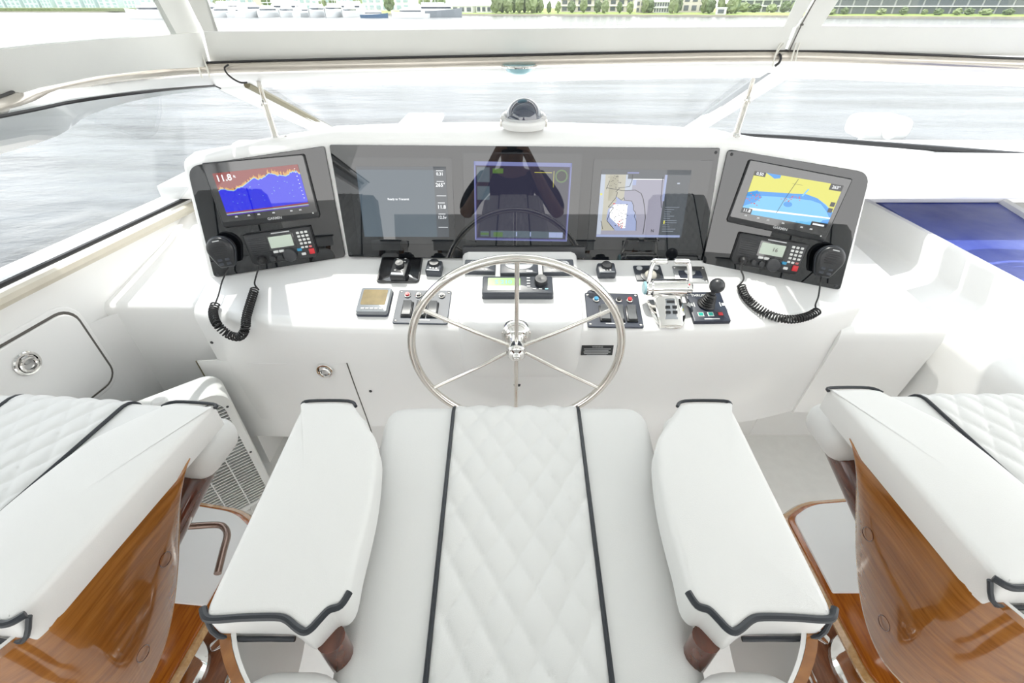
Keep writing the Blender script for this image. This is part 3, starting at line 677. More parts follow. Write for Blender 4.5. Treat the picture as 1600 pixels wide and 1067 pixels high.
def dial(cx, cy, r, n=20): return [(cx+r*math.cos(2*PI*k/n), cy+r*1.25*math.sin(2*PI*k/n)) for k in range(n)]
L = [('lit_glow', [rc(0, 0, 1, 1)], []), ('lit_dim', [rc(.02, .03, .98, .95)], []), ('lit_skyblue', [rc(.0, .955, 1, 1), rc(0, 0, .012, 1), rc(.988, 0, 1, 1), rc(0, 0, 1, .012)], []),
     ('lit_dusk', [rc(.03, .75, .16, .93), rc(.03, .53, .16, .70), rc(.06, .05, .15, .12), rc(.17, .04, .95, .13)], []), ('lit_green', [rc(.19, .86, .30, .92), dial(.90, .84, .065), rc(.06, .07, .15, .10), rc(.20, .05, .30, .11)], []),
     ('lit_ink', [dial(.90, .84, .05)], []), ('lit_yellow', line([(.82, .90), (.82, .70)], .002)+line([(.62, .88), (.80, .88)], .003), []), ('lit_lilac', [rc(.80, .05, .95, .12)]+line([(.45, .06), (.45, .12)], .006)+line([(.60, .06), (.60, .12)], .006)+line([(.88, .06), (.88, .12)], .006), [])]
mt, mw, mh = monitor('middle flush display of the centre panel glowing violet-blue behind the wheel', [(722, 238), (908, 240), (903, 383), (727, 382)], [(740, 252), (893, 254.5), (886, 377), (743, 374)], L)
Ms, ws, hs_ = fit(CP, [(722, 384), (915, 384), (912, 402), (725, 402)]); b = B(mt.matrix_world.inverted() @ Ms); b.prism(rrect(ws, hs_, .003), .002, .012, .003, 2); hd_ = b.build('lower_hood', 'dark_grey', mt)
random.seed(3)
coast = [(.07, .74), (.12, .73), (.26, .70), (.40, .71), (.47, .66), (.50, .58), (.53, .44), (.55, .30), (.545, .05)]
L = [('lit_lavender', [rc(0, 0, 1, 1)], []), ('lit_steel', [rc(.73, 0, 1, 1), rc(0, .93, 1, 1)], []), ('lit_cream', [rc(.03, .10, .20, .93), rc(.10, .55, .28, .93)], []), ('lit_pale', [rc(.28, .70, .36, .93), rc(0, .04, .05, .93)], []),
     ('lit_lilac', [[(.22, .10), (.10, .27), (.11, .42), (.17, .50), (.20, .55), (.18, .62), (.27, .55), (.38, .54), (.40, .42), (.44, .33), (.46, .10)], rc(0, 0, .98, .035), rc(.36, .78, .40, .92), rc(.715, .55, .74, .93)], []),
     ('lit_white', [[(.14, .30), (.13, .42), (.18, .50), (.33, .50), (.33, .14), (.28, .14)], rc(.36, .86, .70, .925)], []), ('lit_steel', [rc(.30, .87, .71, .93)], []), ('lit_skyblue', [rc(.29, .945, .42, .965)], []),
     ('lit_ink', line(coast, .004)+line([(.20, .68), (.19, .60), (.15, .53), (.11, .46), (.17, .45), (.13, .36), (.11, .25), (.2, .12)], .0035)+line([(.18, .68), (.22, .74), (.33, .76), (.35, .85), (.35, .93)], .0035)+line([(.21, .60), (.25, .56), (.28, .60), (.29, .56), (.37, .55), (.40, .48), (.40, .42), (.43, .38), (.42, .32), (.45, .25), (.46, .1)], .003)+line([(.69, .90), (.70, .60), (.72, .45)], .003)+line([(.04, .25), (.07, .12)], .003)+line([(.07, .72), (.10, .84)], .003)
      + specks(26, .08, .22, .72, .92, .012, .006)
      + specks(40, .15, .34, .15, .50, .012, .007), [('N', .65, .10, .012)]),
     ('lit_red', specks(14, .22, .30, .13, .30, .012, .012)+[rc(.16, .50, .19, .515)], []), ('lit_pale', [q for k in range(12) for q in line([(.76, .46-.033*k), (.76+random.uniform(.05, .18), .46-.033*k)], .002)]+[rc(.86, .80, .89, .82)], []), ('lit_yellow', [rc(.765, .21, .78, .26), rc(.005, .63, .03, .66)], [])]
monitor('right flush display of the centre panel showing a pale nautical chart', [(927, 249), (1110, 250), (1093, 392), (917, 389)], [(939, 265), (1079, 265), (1064, 371), (931.5, 369)], L)

# ---- chartplotters on the wings
def plotter(F, bez, scr, label, layers):
    h0 = .014; M, w, h = fit(F, bez, h0); M2, w2, h2 = fit(F, scr, h0); t = thing('chartplotter', label, 'chartplotter', M @ T(0, 0, .003)); I = t.matrix_world.inverted()
    b = B(); b.prism(rrect(w, h, .006), 0, h0-.003, .003, 2); b.build('body', 'black_plastic', t)
    b = B(); b.prism(rrect(w*.975, h*.90, .004), h0-.004, h0-.0022, .0005, 1, t=T(0, h*.035, 0)); b.build('front_glass', 'black_gloss', t)
    gscreen(t, I @ M2 @ T(0, 0, h0+.0012), w2, h2, layers)
    b = B(); b.text('GARMIN', .0105, .01, -h*.435, h0-.0017); b.build('lettering', 'light_grey', t)
    b = B(); b.box(w*.98, .012, .008, (0, -h/2+.004, .004), .002); b.build('lower_trim', 'dark_grey', t)
    b = B(); b.lathe([(.0022, 0), (.0018, .001), (0, .001)], T(w*.44, -h*.42, h0-.0022), 10); b.build('power_button', 'key_white', t)
    for x in (-.40, -.25, -.13, .05, .27, .38): b = B(); b.prism([(-.004, -.002), (.004, -.002), (.003, .002), (-.003, .002)], 0, .0006, t=T(x*w2, -h*.345, h0-.0022)); b.build('touch_icon', 'light_grey', t)
    return t
random.seed(11)
xs = [k/60 for k in range(61)]
top = [.60+.03*math.sin(x*30)+.02*random.random() if x < .30 else (.66+.16*min(1, (x-.3)/.15) if x < .45 else .80+.04*math.sin(x*22)+.05*random.random()) for x in xs]
top = [min(.93, t-.07*max(0, x-.7)) for t, x in zip(top, xs)]
fish = [('lit_maroon', [rc(0, 0, 1, 1)], []), ('lit_blue', [[(x0, .07+.02*x0), (x1, .07+.02*x1), (x1, t1), (x0, t0)] for x0, x1, t0, t1 in zip(xs, xs[1:], top, top[1:])]+[rc(0, 0, 1, .012)], []),
        ('lit_orange', [[(x0, t0-.005), (x1, t1-.005), (x1, t1+.02+.10*random.random()*(.45 < x0 < .9)), (x0, t0+.02+.05*random.random())] for x0, x1, t0, t1 in zip(xs, xs[1:], top, top[1:]) if random.random() < .8], []),
        ('lit_maroon', [rc(0, .045, 1, .08)], []), ('lit_cyan', [[(x0, t0-.022), (x1, t1-.022), (x1, t1-.004), (x0, t0-.004)] for x0, x1, t0, t1 in zip(xs, xs[1:], top, top[1:])]+[rc(0, .025, 1, .045)]+specks(26, .1, .95, .25, .68, .012, .008), []),
        ('lit_white', [rc(.945+.002*k, .9-.088*k, .957+.002*k, .915-.088*k) for k in range(9)], [('11.8', .02, .87, .024, 'LEFT'), ('ft', .235, .88, .010)])]
plotter(WL, [(316, 255.4), (475.6, 239.7), (499, 340), (346.7, 355.8)], [(333, 271), (467, 256.4), (481.5, 321.5), (354.6, 337)], 'port chartplotter on the left wing showing a blue and maroon sonar picture', fish)
band_ = [(.0, .50), (.12, .56), (.3, .60), (.5, .64), (.64, .68), (.78, .63), (.9, .50), (1, .36)]
low_ = [(1, .22), (.93, .38), (.84, .52), (.72, .56), (.55, .54), (.3, .50), (.12, .46), (0, .40)]
chart = [('lit_yellow', [rc(0, 0, 1, 1)], []), ('lit_sea', [[(0, 0), (1, 0), (1, .38), (.9, .52), (.78, .63), (.64, .66), (.5, .62), (.3, .58), (.12, .54), (0, .46)]], []), ('lit_deep', [band_[0:4]+low_[4:], band_[3:]+low_[:5], [(.13, 1), (.30, 1), (.30, .93), (.24, .90), (.19, .95)], [(0, .16), (.0, .50), (.10, .58), (.18, .44), (.12, .30)], dial(.49, .38, .05), [(.9, .0), (1, 0), (1, .2), (.93, .16)]], []),
         ('lit_sea', [[(.60, .62), (.62, .62), (.66, .80), (.64, .80)]], []), ('lit_white', [[(.08, .10), (1, .22), (1, .25), (.08, .15)]], []), ('lit_red', specks(20, 0, .16, .2, .5, .014, .018)+specks(9, .38, .5, .44, .50, .014, .014)+specks(12, .46, .60, .5, .60, .014, .014), []),
         ('lit_ink', line([(.40, .14), (.43, .45), (.50, .98)], .003)+line([(.45, .86), (.57, .86)], .003)+[rc(0, .90, .13, 1), rc(.86, .86, 1, 1), rc(0, 0, .12, .13), rc(.82, 0, 1, .10), rc(.94, .5, .99, .6), rc(.94, .36, .99, .46)], []), ('lit_white', [rc(.84, .02, .97, .06)], [('0.50', .065, .95, .011), ('263°', .93, .93, .011), ('11.8', .06, .07, .012)])]
plotter(WR, [(1170, 246), (1328, 281), (1294, 377), (1137, 348)], [(1180, 266), (1317, 291), (1291, 355), (1157, 333)], 'starboard chartplotter on the right wing showing a yellow and blue chart', chart)
# ---- VHF radios
def radio(F, px, label, fin):
    h0 = .020; M, w, h = fit(F, px, h0); t = thing('marine_radio', label, 'radio', M @ T(0, 0, .003)); z = h0-.003
    b = B(); b.prism(rpoly([(-w/2, h/2), (w/2, h/2), (w/2, -h*.42), (w*.46, -h/2), (-w*.44, -h/2), (-w/2, -h*.40)], .006), 0, z, .004, 2); b.build('body', 'black_plastic', t)
    for k in range(9):
        b = B(); b.box(w*.27, .0022, .002, (-w*.315+.001*k*.4, h*.34-k*h*.068, z+.0005), .0008, 1); b.build('grille_slat', 'dark_grey', t)
    b = B(); b.prism(rrect(w*.40, h*.50, .003), z-.002, z+.0012, .001, 1, t=T(.005, h*.13, 0)); b.build('lcd_bezel', 'black_gloss', t)
    b = B(); b.prism(rrect(w*.345, h*.36, .002), z, z+.0016, t=T(.005, h*.15, 0)); l_ = b.build('lcd', 'lcd_grey', t)
    if fin: b = B(); b.text('16', .016, .012, h*.15, z+.0018); b.build('lettering', 'gap_dark', l_)
    b = B(); b.box(.052, .0028, .0005, (.01, h*.43, z+.0002)); b.build('printed_line', 'light_grey', t)
    for r_ in range(4):
        for c in range(3):
            b = B(); b.box(.0085, .0068, .003, (w*.30+c*w*.062+r_*.0006, h*.34-r_*h*.115, z+.001), .0012, 1); b.build('key', 'key_white', t)
    for c, m_ in enumerate(('key_white', 'key_white', 'pink_key')):
        b = B(); b.box(.0085, .006, .003, (w*.31+c*w*.06, -h*.13, z+.001), .0012, 1); b.build('key', m_, t)
    b = B(); b.box(.016, .017, .004, (w*.43, -h*.29, z+.001), .003, 2); b.build('distress_key', 'red_key', t)
    b = B(); b.box(.014, .009, .003, (w*.255, -h*.19, z+.001), .002, 1); b.build('key', 'blue_key', t)
    b = B(); b.box(.013, .008, .003, (w*.30, -h*.34, z+.001), .0015, 1); b.build('key', 'key_white', t)
    for x in (-.095, -.01):
        b = B(); b.box(.015, .008, .003, (w*x, -h*.15, z+.001), .0015, 1); b.build('key', 'key_white', t)
    b = B(); b.lathe([(.020, 0), (.020, .010), (.018, .014), (.009, .015), (0, .0145)], T(w*.105, -h*.30, z), 12); b.build('channel_knob', 'dark_grey', t)
    for x in (-.17, -.05): b = B(); b.lathe([(.0095, 0), (.009, .007), (.007, .009), (0, .009)], T(w*x, -h*.34, z), 12); b.build('knob', 'black_plastic', t)
    b = B(); b.lathe([(.013, 0), (.013, .008), (.010, .014), (.006, .020), (0, .021)], T(-w*.33, -h*.34, z), 14); b.build('mic_socket', 'black_rubber', t)
    return t, M @ T(-w*.33, -h*.34, h0+.018)
r1, s1 = radio(WL, [(378, 366.6), (484.5, 353.8), (496.3, 400), (394, 417)], 'port black VHF radio with white keypad under the sonar plotter', 0)
r2, s2 = radio(WR, [(1156.8, 364.5), (1264.6, 380.6), (1246, 432), (1140.7, 409.7)], 'starboard black VHF radio with white keypad under the chart plotter', 1)
# ---- hand microphones with coiled cords
def mic(F, u, v, ang, label, sock, path, coil, flip):
    q = onF(F, u, v, .03); M = F @ T(q.x, q.y, .003) @ RZ(ang); t = thing('hand_microphone', label, 'microphone', M); I = t.matrix_world.inverted()
    b = B(); b.box(.022, .03, .018, (0, .0, .009), .003); b.build('hang_clip', 'black_plastic', t)
    ol = [(.037*math.cos(a), .006+.037*math.sin(a)) for a in [R(-25+230*k/20) for k in range(21)]]+[(-.024, -.036), (-.018, -.046), (.018, -.046), (.024, -.036)]
    b = B(); b.prism(ol, .018, .046, .010, 4); b.build('body', 'black_plastic', t)
    b = B(); b.tube([(x, y, .034) for x, y in ol], .0018, 6, True); b.build('edge_trim', 'grey_plastic', t)
    for k in range(6):
        ww = .044-.002*abs(k-2)*2; b = B(); b.box(ww, .0024, .0015, (0, .026-k*.0062, .0463), .0006, 1); b.build('grille_slot', 'gasket', t)
    for x, y in ((-.010, -.022), (.010, -.022), (-.010, -.034), (.010, -.034)): b = B(); b.box(.013, .008, .003, (x, y, .0455), .0015, 1); b.build('button', 'grey_plastic', t)
    b = B(); b.box(.018, .003, .0004, (0, .033, .0462)); b.build('printed_line', 'light_grey', t)
    # cord: straight lead, coil, straight lead
    p0 = M @ Vector((0, -.046, .032)); pts = [p0]+path[0]; pts2 = [sock.translation]+path[1]
    core = smooth(coil, 10); L_ = sum((a-c).length for a, c in zip(core, core[1:])); turns = int(L_/.0080); N = turns*11
    cum = [0]
    for a, c in zip(core, core[1:]): cum.append(cum[-1]+(c-a).length)
    hel = []; nv = None; k = 0
    for i in range(N+1):
        s_ = L_*i/N
        while k < len(cum)-2 and cum[k+1] < s_: k += 1
        f = (s_-cum[k])/(cum[k+1]-cum[k]+1e-9); c = core[k].lerp(core[k+1], f); d = (core[k+1]-core[k]).normalized()
        if nv is None: nv = d.orthogonal().normalized()
        nv = (nv-d*nv.dot(d)).normalized(); w = d.cross(nv); a = 2*PI*i/11; hel.append(c+(nv*math.cos(a)+w*math.sin(a))*.0105)
    full = smooth(pts+[hel[0]], 6)[:-1]+hel+smooth([hel[-1]]+pts2[::-1], 6)[1:]
    b = B(I); b.tube(full, .0024, 6); b.build('coiled_cord', 'black_rubber', t); return t
fr = lambda u, v, y: atY(u, v, y)
ML = [dash(347, 440, .03), dash(341, 462, .022)]
mic(WL, 348, 392, R(2), 'port black hand microphone hanging on the left wing', s1, (ML, [dash(400, 432, .03), dash(398, 444, .02)]), [dash(337, 474, .016), dash(333, 488, .014), fr(339, 506, 1.045), fr(356, 522, 1.04), fr(374, 526, 1.035), fr(383, 514, 1.035), dash(385, 496, .014), dash(391, 474, .014), dash(398, 452, .016)], 0)
MR = [dash(1279, 462, .03), dash(1274, 478, .022)]
mic(WR, 1294, 407, R(-3), 'starboard black hand microphone hanging on the right wing', s2, (MR, [dash(1157, 418, .035), dash(1162, 436, .025)]), [dash(1277, 486, .014), dash(1262, 494, .012), dash(1236, 499, .012), dash(1208, 494, .012), dash(1184, 481, .012), dash(1165, 463, .012), dash(1158, 446, .014)], 1)
# ---- small units on the dash
def unit(name, label, cat, px, h, m, rc_=.006, r=.003, base=DASH, group=None, mb=None):
    M, w, d = fit(base, px, h); t = thing(name, label, cat, M, group); b = B(); b.prism(rrect(w, d, rc_), 0, h, r, 2); b.build('body', m, t); return t, w, d
def knob(t, x, y, z, r, h, m, name='knob', seg=20):
    b = B(); b.lathe([(r, 0), (r, h*.75), (r*.9, h), (r*.4, h), (0, h*.96)], T(x, y, z), seg); return b.build(name, m, t)
def key(t, x, y, z, w, d, m, h=.003, name='button'):
    b = B(); b.box(w, d, h, (x, y, z+h/2), min(.0015, h*.4), 1); return b.build(name, m, t)
t, w, d = unit('instrument_tray', 'flat black plastic tray on the dash holding a remote control', 'tray', [(601.7, 400.5), (665.3, 400.5), (650, 440.5), (582, 440.5)], .005, 'black_gloss', .012, .002)
b = B(); b.tube([(x, y, .005) for x, y in rrect(w*.96, d*.96, .01)], .0018, 6, True); b.build('raised_edge', 'dark_grey', t)
t, w, d = unit('remote_control', 'slim dark remote control with a round knob lying on the black tray', 'remote', [(618, 403), (641.7, 404), (630.5, 432), (605, 430.7)], .022, 'black_plastic', base=DASH @ T(0, 0, .0055))
knob(t, .0, .008, .022, .0135, .012, 'dark_grey')
for x, y in ((-.012, .034), (.012, .036), (.012, .024), (-.010, -.014), (.012, -.012)): key(t, x, y, .022, .006, .004, 'light_grey', .0015)
key(t, 0, -d*.38, .021, w*.8, .010, 'silver_plastic', .003, 'key_bar')
for nm, px, lab in ((0, [(669.3, 405.7), (692.9, 407), (687, 424), (662, 423)], 'small grey control puck with a round dial beside the black tray'), (1, [(933, 410), (959.3, 410), (965, 426), (935.5, 427)], 'small grey control puck with a round dial right of the wheel')):
    t, w, d = unit('control_puck', lab, 'controller', px, .024, 'grey_plastic', .006, .005)
    knob(t, 0, d*.17, .024, .0155, .008, 'black_plastic', 'dial', 24)
    b = B(); b.tube([(.0155*math.cos(a), .0155*math.sin(a)+d*.17, .026) for a in [2*PI*k/24 for k in range(24)]], .0015, 5, True); b.build('dial_ring', 'dark_grey', t)
    for k in (-1, 0, 1): key(t, k*.009, -d*.22, .024, .0055, .005, 'white_plastic', .001)
    key(t, 0, -d*.40, .0235, w*.8, .004, 'silver_plastic', .001, 'key_bar')
t, w, d = unit('depth_instrument', 'square silver depth instrument with an amber screen on the dash', 'instrument', [(565, 449), (611.5, 449), (604.5, 487.5), (555, 486.5)], .020, 'silver_plastic', .006, .004)
b = B(); b.prism(rrect(w*.80, d*.62, .004), .0195, .0205, t=T(0, d*.09, 0)); b.build('screen', 'lcd_amber', t)
for k in range(5): key(t, (k-2)*w*.145, -d*.37, .0198, .0095, .005, 'white_plastic', .002)
b = B(); b.prism(rrect(w+.004, d+.004, .007), -.001, .007, .002, 1); b.build('base_gasket', 'navy_panel', t)
def switchpanel(label, px, m, btn, rock, tab=False):
    h = .005; M, w, d = fit(DASH, px, h); t = thing('switch_panel', label, 'switch panel', M)
    b = B(); b.prism(rrect(w, d, .005), 0, h, .0015, 1)
    if tab: b.prism(rpoly([(-w*.46, d*.3), (-w*.46, d*.60), (-w*.15, d*.60), (-w*.0, d*.48), (-w*.0, d*.3)], .02), 0, h, .0015, 1)
    b.build('plate', m, t)
    for x in (-.45, .45):
        for y in (-.43, .43): screw(t, T(x*w, y*d, h), .0042)
    for x, y, c in btn:
        b = B(); b.lathe([(.0098, 0), (.0098, .003), (.0075, .005)], T(x*w, y*d, h), 16); o = b.build('push_button', 'stainless', t); knob(o, x*w, y*d, h+.003, .0068, .006, c, 'cap', 14)
    for x, y in rock:
        b = B(); b.box(w*.20, d*.44, .006, (x*w, y*d, h+.002), .002); o = b.build('rocker_switch', 'black_plastic', t)
        b = B(); b.thick([[(x*w-w*.075, y*d+d*.18, h+.017), (x*w+w*.075, y*d+d*.18, h+.017)], [(x*w-w*.075, y*d+d*.02, h+.008), (x*w+w*.075, y*d+d*.02, h+.008)], [(x*w-w*.075, y*d-d*.18, h+.010), (x*w+w*.075, y*d-d*.18, h+.010)]], Vector((0, 0, -.006))); b.build('paddle', 'paddle_grey', o)
    b = B(); b.box(w*.35, .003, .0008, (0, -d*.40, h), .0002, 1); b.build('printed_line', 'light_grey', t)
    return t
switchpanel('blue-grey switch panel with red, black and green buttons left of the wheel', [(624, 452.7), (699.4, 453.6), (705.4, 506), (612.8, 504)], 'slate_panel', [(-.32, .32, 'red_key'), (-.11, .32, 'black_plastic'), (.11, .32, 'green_key'), (.33, .32, 'dark_grey')], [(-.27, -.12), (-.02, -.12), (.20, -.12)])
switchpanel('dark navy switch panel with blue and red buttons right of the wheel', [(921, 457), (997.5, 459), (1005.6, 511), (910.6, 510)], 'navy_panel', [(-.32, .60, 'blue_key'), (-.30, .28, 'blue_key'), (-.08, .28, 'black_plastic'), (.12, .28, 'black_plastic'), (.32, .28, 'red_key')], [(-.17, -.14), (.08, -.14), (.31, -.14)], True)
# pod instruments
PODP = DASH @ T(0, 0, .030)
for i, (px, lab) in enumerate((([(728.2, 404.7), (775, 406), (773, 424), (723, 424)], 'left gauge of the three blue-grey pod gauges behind the wheel'), ([(781.8, 404.7), (841.6, 404.7), (840, 427), (781, 427)], 'middle gauge of the three pod gauges with an arc scale'), ([(847.8, 405), (895, 404.5), (899, 426), (847.3, 426)], 'right gauge of the three blue-grey pod gauges behind the wheel'))):
    t, w, d = unit('gauge', lab, 'gauge', px, .014, 'grey_plastic', .004, .003, PODP, 'pod gauges')
    if i == 1:
        b = B(); ol = [(w*.36*math.cos(a), -.008*0-d*.22*0+d*.12-d*.36*math.sin(a)) for a in [PI*k/20 for k in range(21)]]; b.prism(ol, .0138, .0146); b.build('scale', 'silver_plastic', t)
        b = B(); b.tube([(x, y, .0148) for x, y in ol], .0012, 5, True); b.build('scale_rim', 'light_grey', t)
        key(t, w*.27, -d*.36, .014, .018, .008, 'light_grey', .001)
    else:
        b = B(); b.prism(rrect(w*.68, d*.5, .012), .0138, .0146, t=T(0, d*.08, 0)); b.build('screen', 'silver_plastic' if i else 'led_dim', t)
        b = B(); b.tube([(x, y+d*.08, .0146) for x, y in rrect(w*.68, d*.5, .012)], .001, 5, True); b.build('scale_rim', 'light_grey', t)
        for x in (-.2, .1, .22): key(t, x*w, -d*.33, .014, .006, .004, 'white_plastic', .001)
t, w, d = unit('autopilot_control', 'wide blue-grey autopilot head with green screen and large knob', 'autopilot', [(755.7, 430.9), (863.6, 430.9), (864.3, 458), (750.9, 458)], .026, 'grey_plastic', .005, .004, PODP)
b = B(); b.prism(rrect(w*.46, d*.70, .003), .0255, .0266, t=T(-w*.19, d*.02, 0)); o = b.build('screen', 'lcd_green', t)
b = B(); b.prism(rrect(w*.46, d*.24, .002), .026, .0268, t=T(-w*.19, -d*.21, 0)); b.build('screen_band', 'white_plastic', o)
b = B(); b.text('S 210', .020, -w*.20, d*.12, .0270, sx=1.1); b.build('lettering', 'green_key', o)
knob(t, w*.33, d*.12, .026, .0185, .016, 'dark_grey')
for k in range(4): key(t, w*.155, d*.36-k*d*.16, .026, .010, .005, 'light_grey', .002)
for k, m_ in enumerate(('light_grey', 'light_grey', 'teal_glass')): key(t, w*(.235+.085*k), -d*.27, .026, .010, .005, m_, .002)
b = B(); b.box(w*1.005, d*.99, .010, (0, 0, .004), .002); b.build('base_gasket', 'dark_grey', t)
# trackball panel, steel plate
t, w, d = unit('trackball_panel', 'grey trackball plate with a cream ball at the back of the dash', 'trackball', [(988.6, 414.4), (1031.6, 414.4), (1038.5, 437), (996, 438.5)], .004, 'grey_plastic', .003, .001)
b = B(); b.lathe([(.030, 0), (.030, .002), (.027, .003)], T(.003, -.012, .004), 28); b.build('ball_ring', 'dark_grey', t)
b = B(); b.lathe([(.019*math.cos(a), .019*math.sin(a)*.8) for a in [PI/2*k/8 for k in range(9)]], T(.003, -.012, .004), 24); b.build('ball', 'ball_cream', t)
for x in (-.3, .3): b = B(); b.lathe([(.009, 0), (.009, .002), (.007, .0035), (0, .004)], T(x*w, d*.30, .004), 16); b.build('button', 'light_grey', t)
t, w, d = unit('rocker_plate', 'brushed steel plate with dark inset paddles behind the throttle', 'switch panel', [(1048.7, 415.7), (1096.6, 416), (1112, 442), (1058.4, 440.6)], .003, 'steel_plate', .003, .001)
b = B(); b.prism(rpoly([(-w*.36, d*.22), (-w*.12, d*.22), (-w*.05, -d*.02), (w*.05, -d*.02), (w*.12, d*.22), (w*.34, d*.22), (w*.36, -d*.25), (-w*.36, -d*.25)], .006), .002, .004, .0008, 1); b.build('inset', 'navy_panel', t)
b = B(); b.lathe([(.017, 0), (.017, .003), (.014, .005), (0, .0055)], T(0, d*.15, .003), 24); b.build('paddle', 'steel_plate', t)
for x in (-.44, .44):
    for y in (-.4, .4): screw(t, T(x*w, y*d, .003), .003)
# throttle
bc = onF(DASH, 1042, 490); M = DASH @ T(bc.x, bc.y, 0); t = thing('throttle_control', 'polished chrome twin-lever throttle control on the dash', 'throttle', M)
ol = rpoly([(-.052, .050), (.052, .050), (.050, -.02), (.030, -.055), (-.020, -.055), (-.046, -.02)], [.012, .012, .02, .02, .02, .02], 6)
b = B(); b.prism(ol, 0, .006, .003, 2); b.build('base_plate', 'chrome', t)
b = B(); g = []
for k in range(8):
    f = k/7; y = lerp(-.052, .045, f); wd = lerp(.030, .040, f); z = .014+.040*f**.8
    g.append([(x*wd, y, z*(1-.25*abs(x)**3)) for x in (-1, -.8, -.4, 0, .4, .8, 1)])
b.thick(g, Vector((0, 0, -.012))); b.build('housing', 'chrome', t)
b = B(); g2 = [[(p[0]*.70, p[1], p[2]+.0015) for p in row] for row in g[1:6]]; b.thick(g2, Vector((0, 0, -.002))); kp = b.build('keypad', 'silver_plastic', t)
sl_ = (g[6][3][2]-g[1][3][2])/(g[6][3][1]-g[1][3][1])
for x, y, ww, dd in ((0, .008, .022, .008), (-.009, -.007, .013, .008), (.010, -.007, .013, .009), (-.009, -.021, .013, .008), (.010, -.021, .013, .009)):
    f = (y+.052)/.097; z = .014+.040*f**.8+.002; b = B(); b.box(ww, dd, .002, (0, 0, 0), .0006, 1, t=T(x, y, z) @ RX(math.atan(sl_))); b.build('key', 'black_plastic', kp)
DZ, DY = .052, .052
b = B(RY(PI/2)); b.t = T(0, DY, DZ) @ RY(PI/2); b.lathe([(.018, -.066), (.022, -.062), (.022, -.052), (.026, -.048), (.026, .046), (.022, .050), (.022, .060), (.018, .064)], seg=28); b.build('drum', 'chrome', t)
b = B(T(-.068, DY, DZ) @ RY(PI/2)); b.lathe([(.016, -.003), (.019, 0), (.019, .004)], seg=20); b.build('end_cap', 'teal_glass', t)
for s_ in (-1, 1):
    b = B(); b.tube(smooth([(s_*.060, DY-.012, DZ), (s_*.058, DY+.012, DZ+.022), (s_*.052, DY+.035, DZ+.050), (s_*.046, DY+.044, DZ+.058)], 5), .0062, 10); b.build('lever', 'chrome', t)
    b = B(); b.tube([(s_*.052, DY+.044, DZ+.058), (s_*.048, DY+.046, DZ+.059), (s_*.012, DY+.046, DZ+.059), (s_*.009, DY+.046, DZ+.059)], [.006, .0088, .0088, .006], 12); b.build('handle', 'chrome', t)
b = B(); b.box(.004, .004, .004, (.05, DY-.01, DZ+.024), .001); b.build('indicator', 'red_key', t)
# thruster joystick
h = .012; t, w, d = unit('thruster_panel', 'dark navy bow thruster panel with joystick and three keys', 'joystick', [(1076.3, 456), (1126, 456), (1142, 501), (1079.5, 502.5)], h, 'navy_panel', .003, .002)
b = B(); pr = [(.026, 0)]
for k in range(6): z = k*.0062; r_ = .024-.0018*k; pr += [(r_, z+.0018), (r_-.004, z+.0045)]
b.lathe(pr+[(.010, .038)], T(-.002, .008, h) @ RX(R(-8)) @ RY(R(8)), 22); b.build('boot', 'black_rubber', t)
b = B(); m_ = T(-.002, .008, h) @ RX(R(-8)) @ RY(R(8)); b.lathe([(.007, .03), (.007, .05), (.012, .054)]+[(.021*math.cos(a), .068+.021*math.sin(a)) for a in [R(-45+135*k/8) for k in range(9)]], m_, 22); b.build('knob', 'dark_grey', t)
for k, c in enumerate(('green_key', 'green_key', 'red_key')):
    x = -w*.27+k*w*.27; b = B(); b.box(.017, .015, .0012, (x, -d*.27, h+.0004), .0004, 1); b.build('key_frame', 'key_white' if k < 2 else 'black_plastic', t); key(t, x, -d*.27, h, .013, .011, c, .003)
b = B(); b.text('THRUSTER', .0125, -w*.08, d*.37, h+.0004); b.build('lettering', 'key_white', t)
b = B()
for s_ in (-1, 1):
    b.poly([(s_*.062, .006, h+.0004), (s_*.050, .017, h+.0004), (s_*.050, .011, h+.0004), (s_*.042, .011, h+.0004), (s_*.042, .001, h+.0004), (s_*.050, .001, h+.0004), (s_*.050, -.005, h+.0004)])
    b.poly([(s_*.039, -.002, h+.0004), (s_*.036, -.002, h+.0004), (s_*.036, .014, h+.0004), (s_*.039, .014, h+.0004)])
b.box(w*.42, .004, .0006, (0, -d*.42, h), .0002, 1); b.build('printed_arrows', 'key_white', t)
# ---- stanchions between brow and windshield
for lab, u0, v0, y0, u1, v1, y1 in (('left stainless stanchion rising from the brow to the windshield frame', 432, 219, 1.44, 404, 128, 1.55), ('right stainless stanchion rising from the brow to the windshield frame', 1149, 213, 1.44, 1177, 124, 1.55)):
    a, c = atY(u0, v0, y0), atY(u1, v1, y1); t = thing('stanchion', lab, 'pole', T(*a)); d = c-a
    b = B(); b.tube([Vector((0, 0, 0)), d*.62], .0092, 12); b.build('lower_tube', 'stainless', t)
    b = B(); b.tube([d*.58, d], .0062, 10); b.build('upper_tube', 'stainless', t)
    b = B(); b.tube([d*.60, d*.66], .0125, 12); b.box(.022, .008, .010, d*.63, .002); b.build('clamp', 'chrome', t)
    b = B(); b.lathe([(.020, -.006), (.020, .002), (.013, .006), (.010, .012)], seg=20); b.build('foot', 'chrome', t)
for u, v, lab in ((407, 221, 'tiny dark snap stud left of the left stanchion foot'), (447, 215, 'tiny dark snap stud right of the left stanchion foot')):
    p = atY(u, v, 1.43); b = B(T(*p)); b.lathe([(.005, -.004), (.005, .003), (.002, .005), (0, .005)], seg=10); tag(b.build('snap_stud', 'bronze_bar'), lab, 'stud')
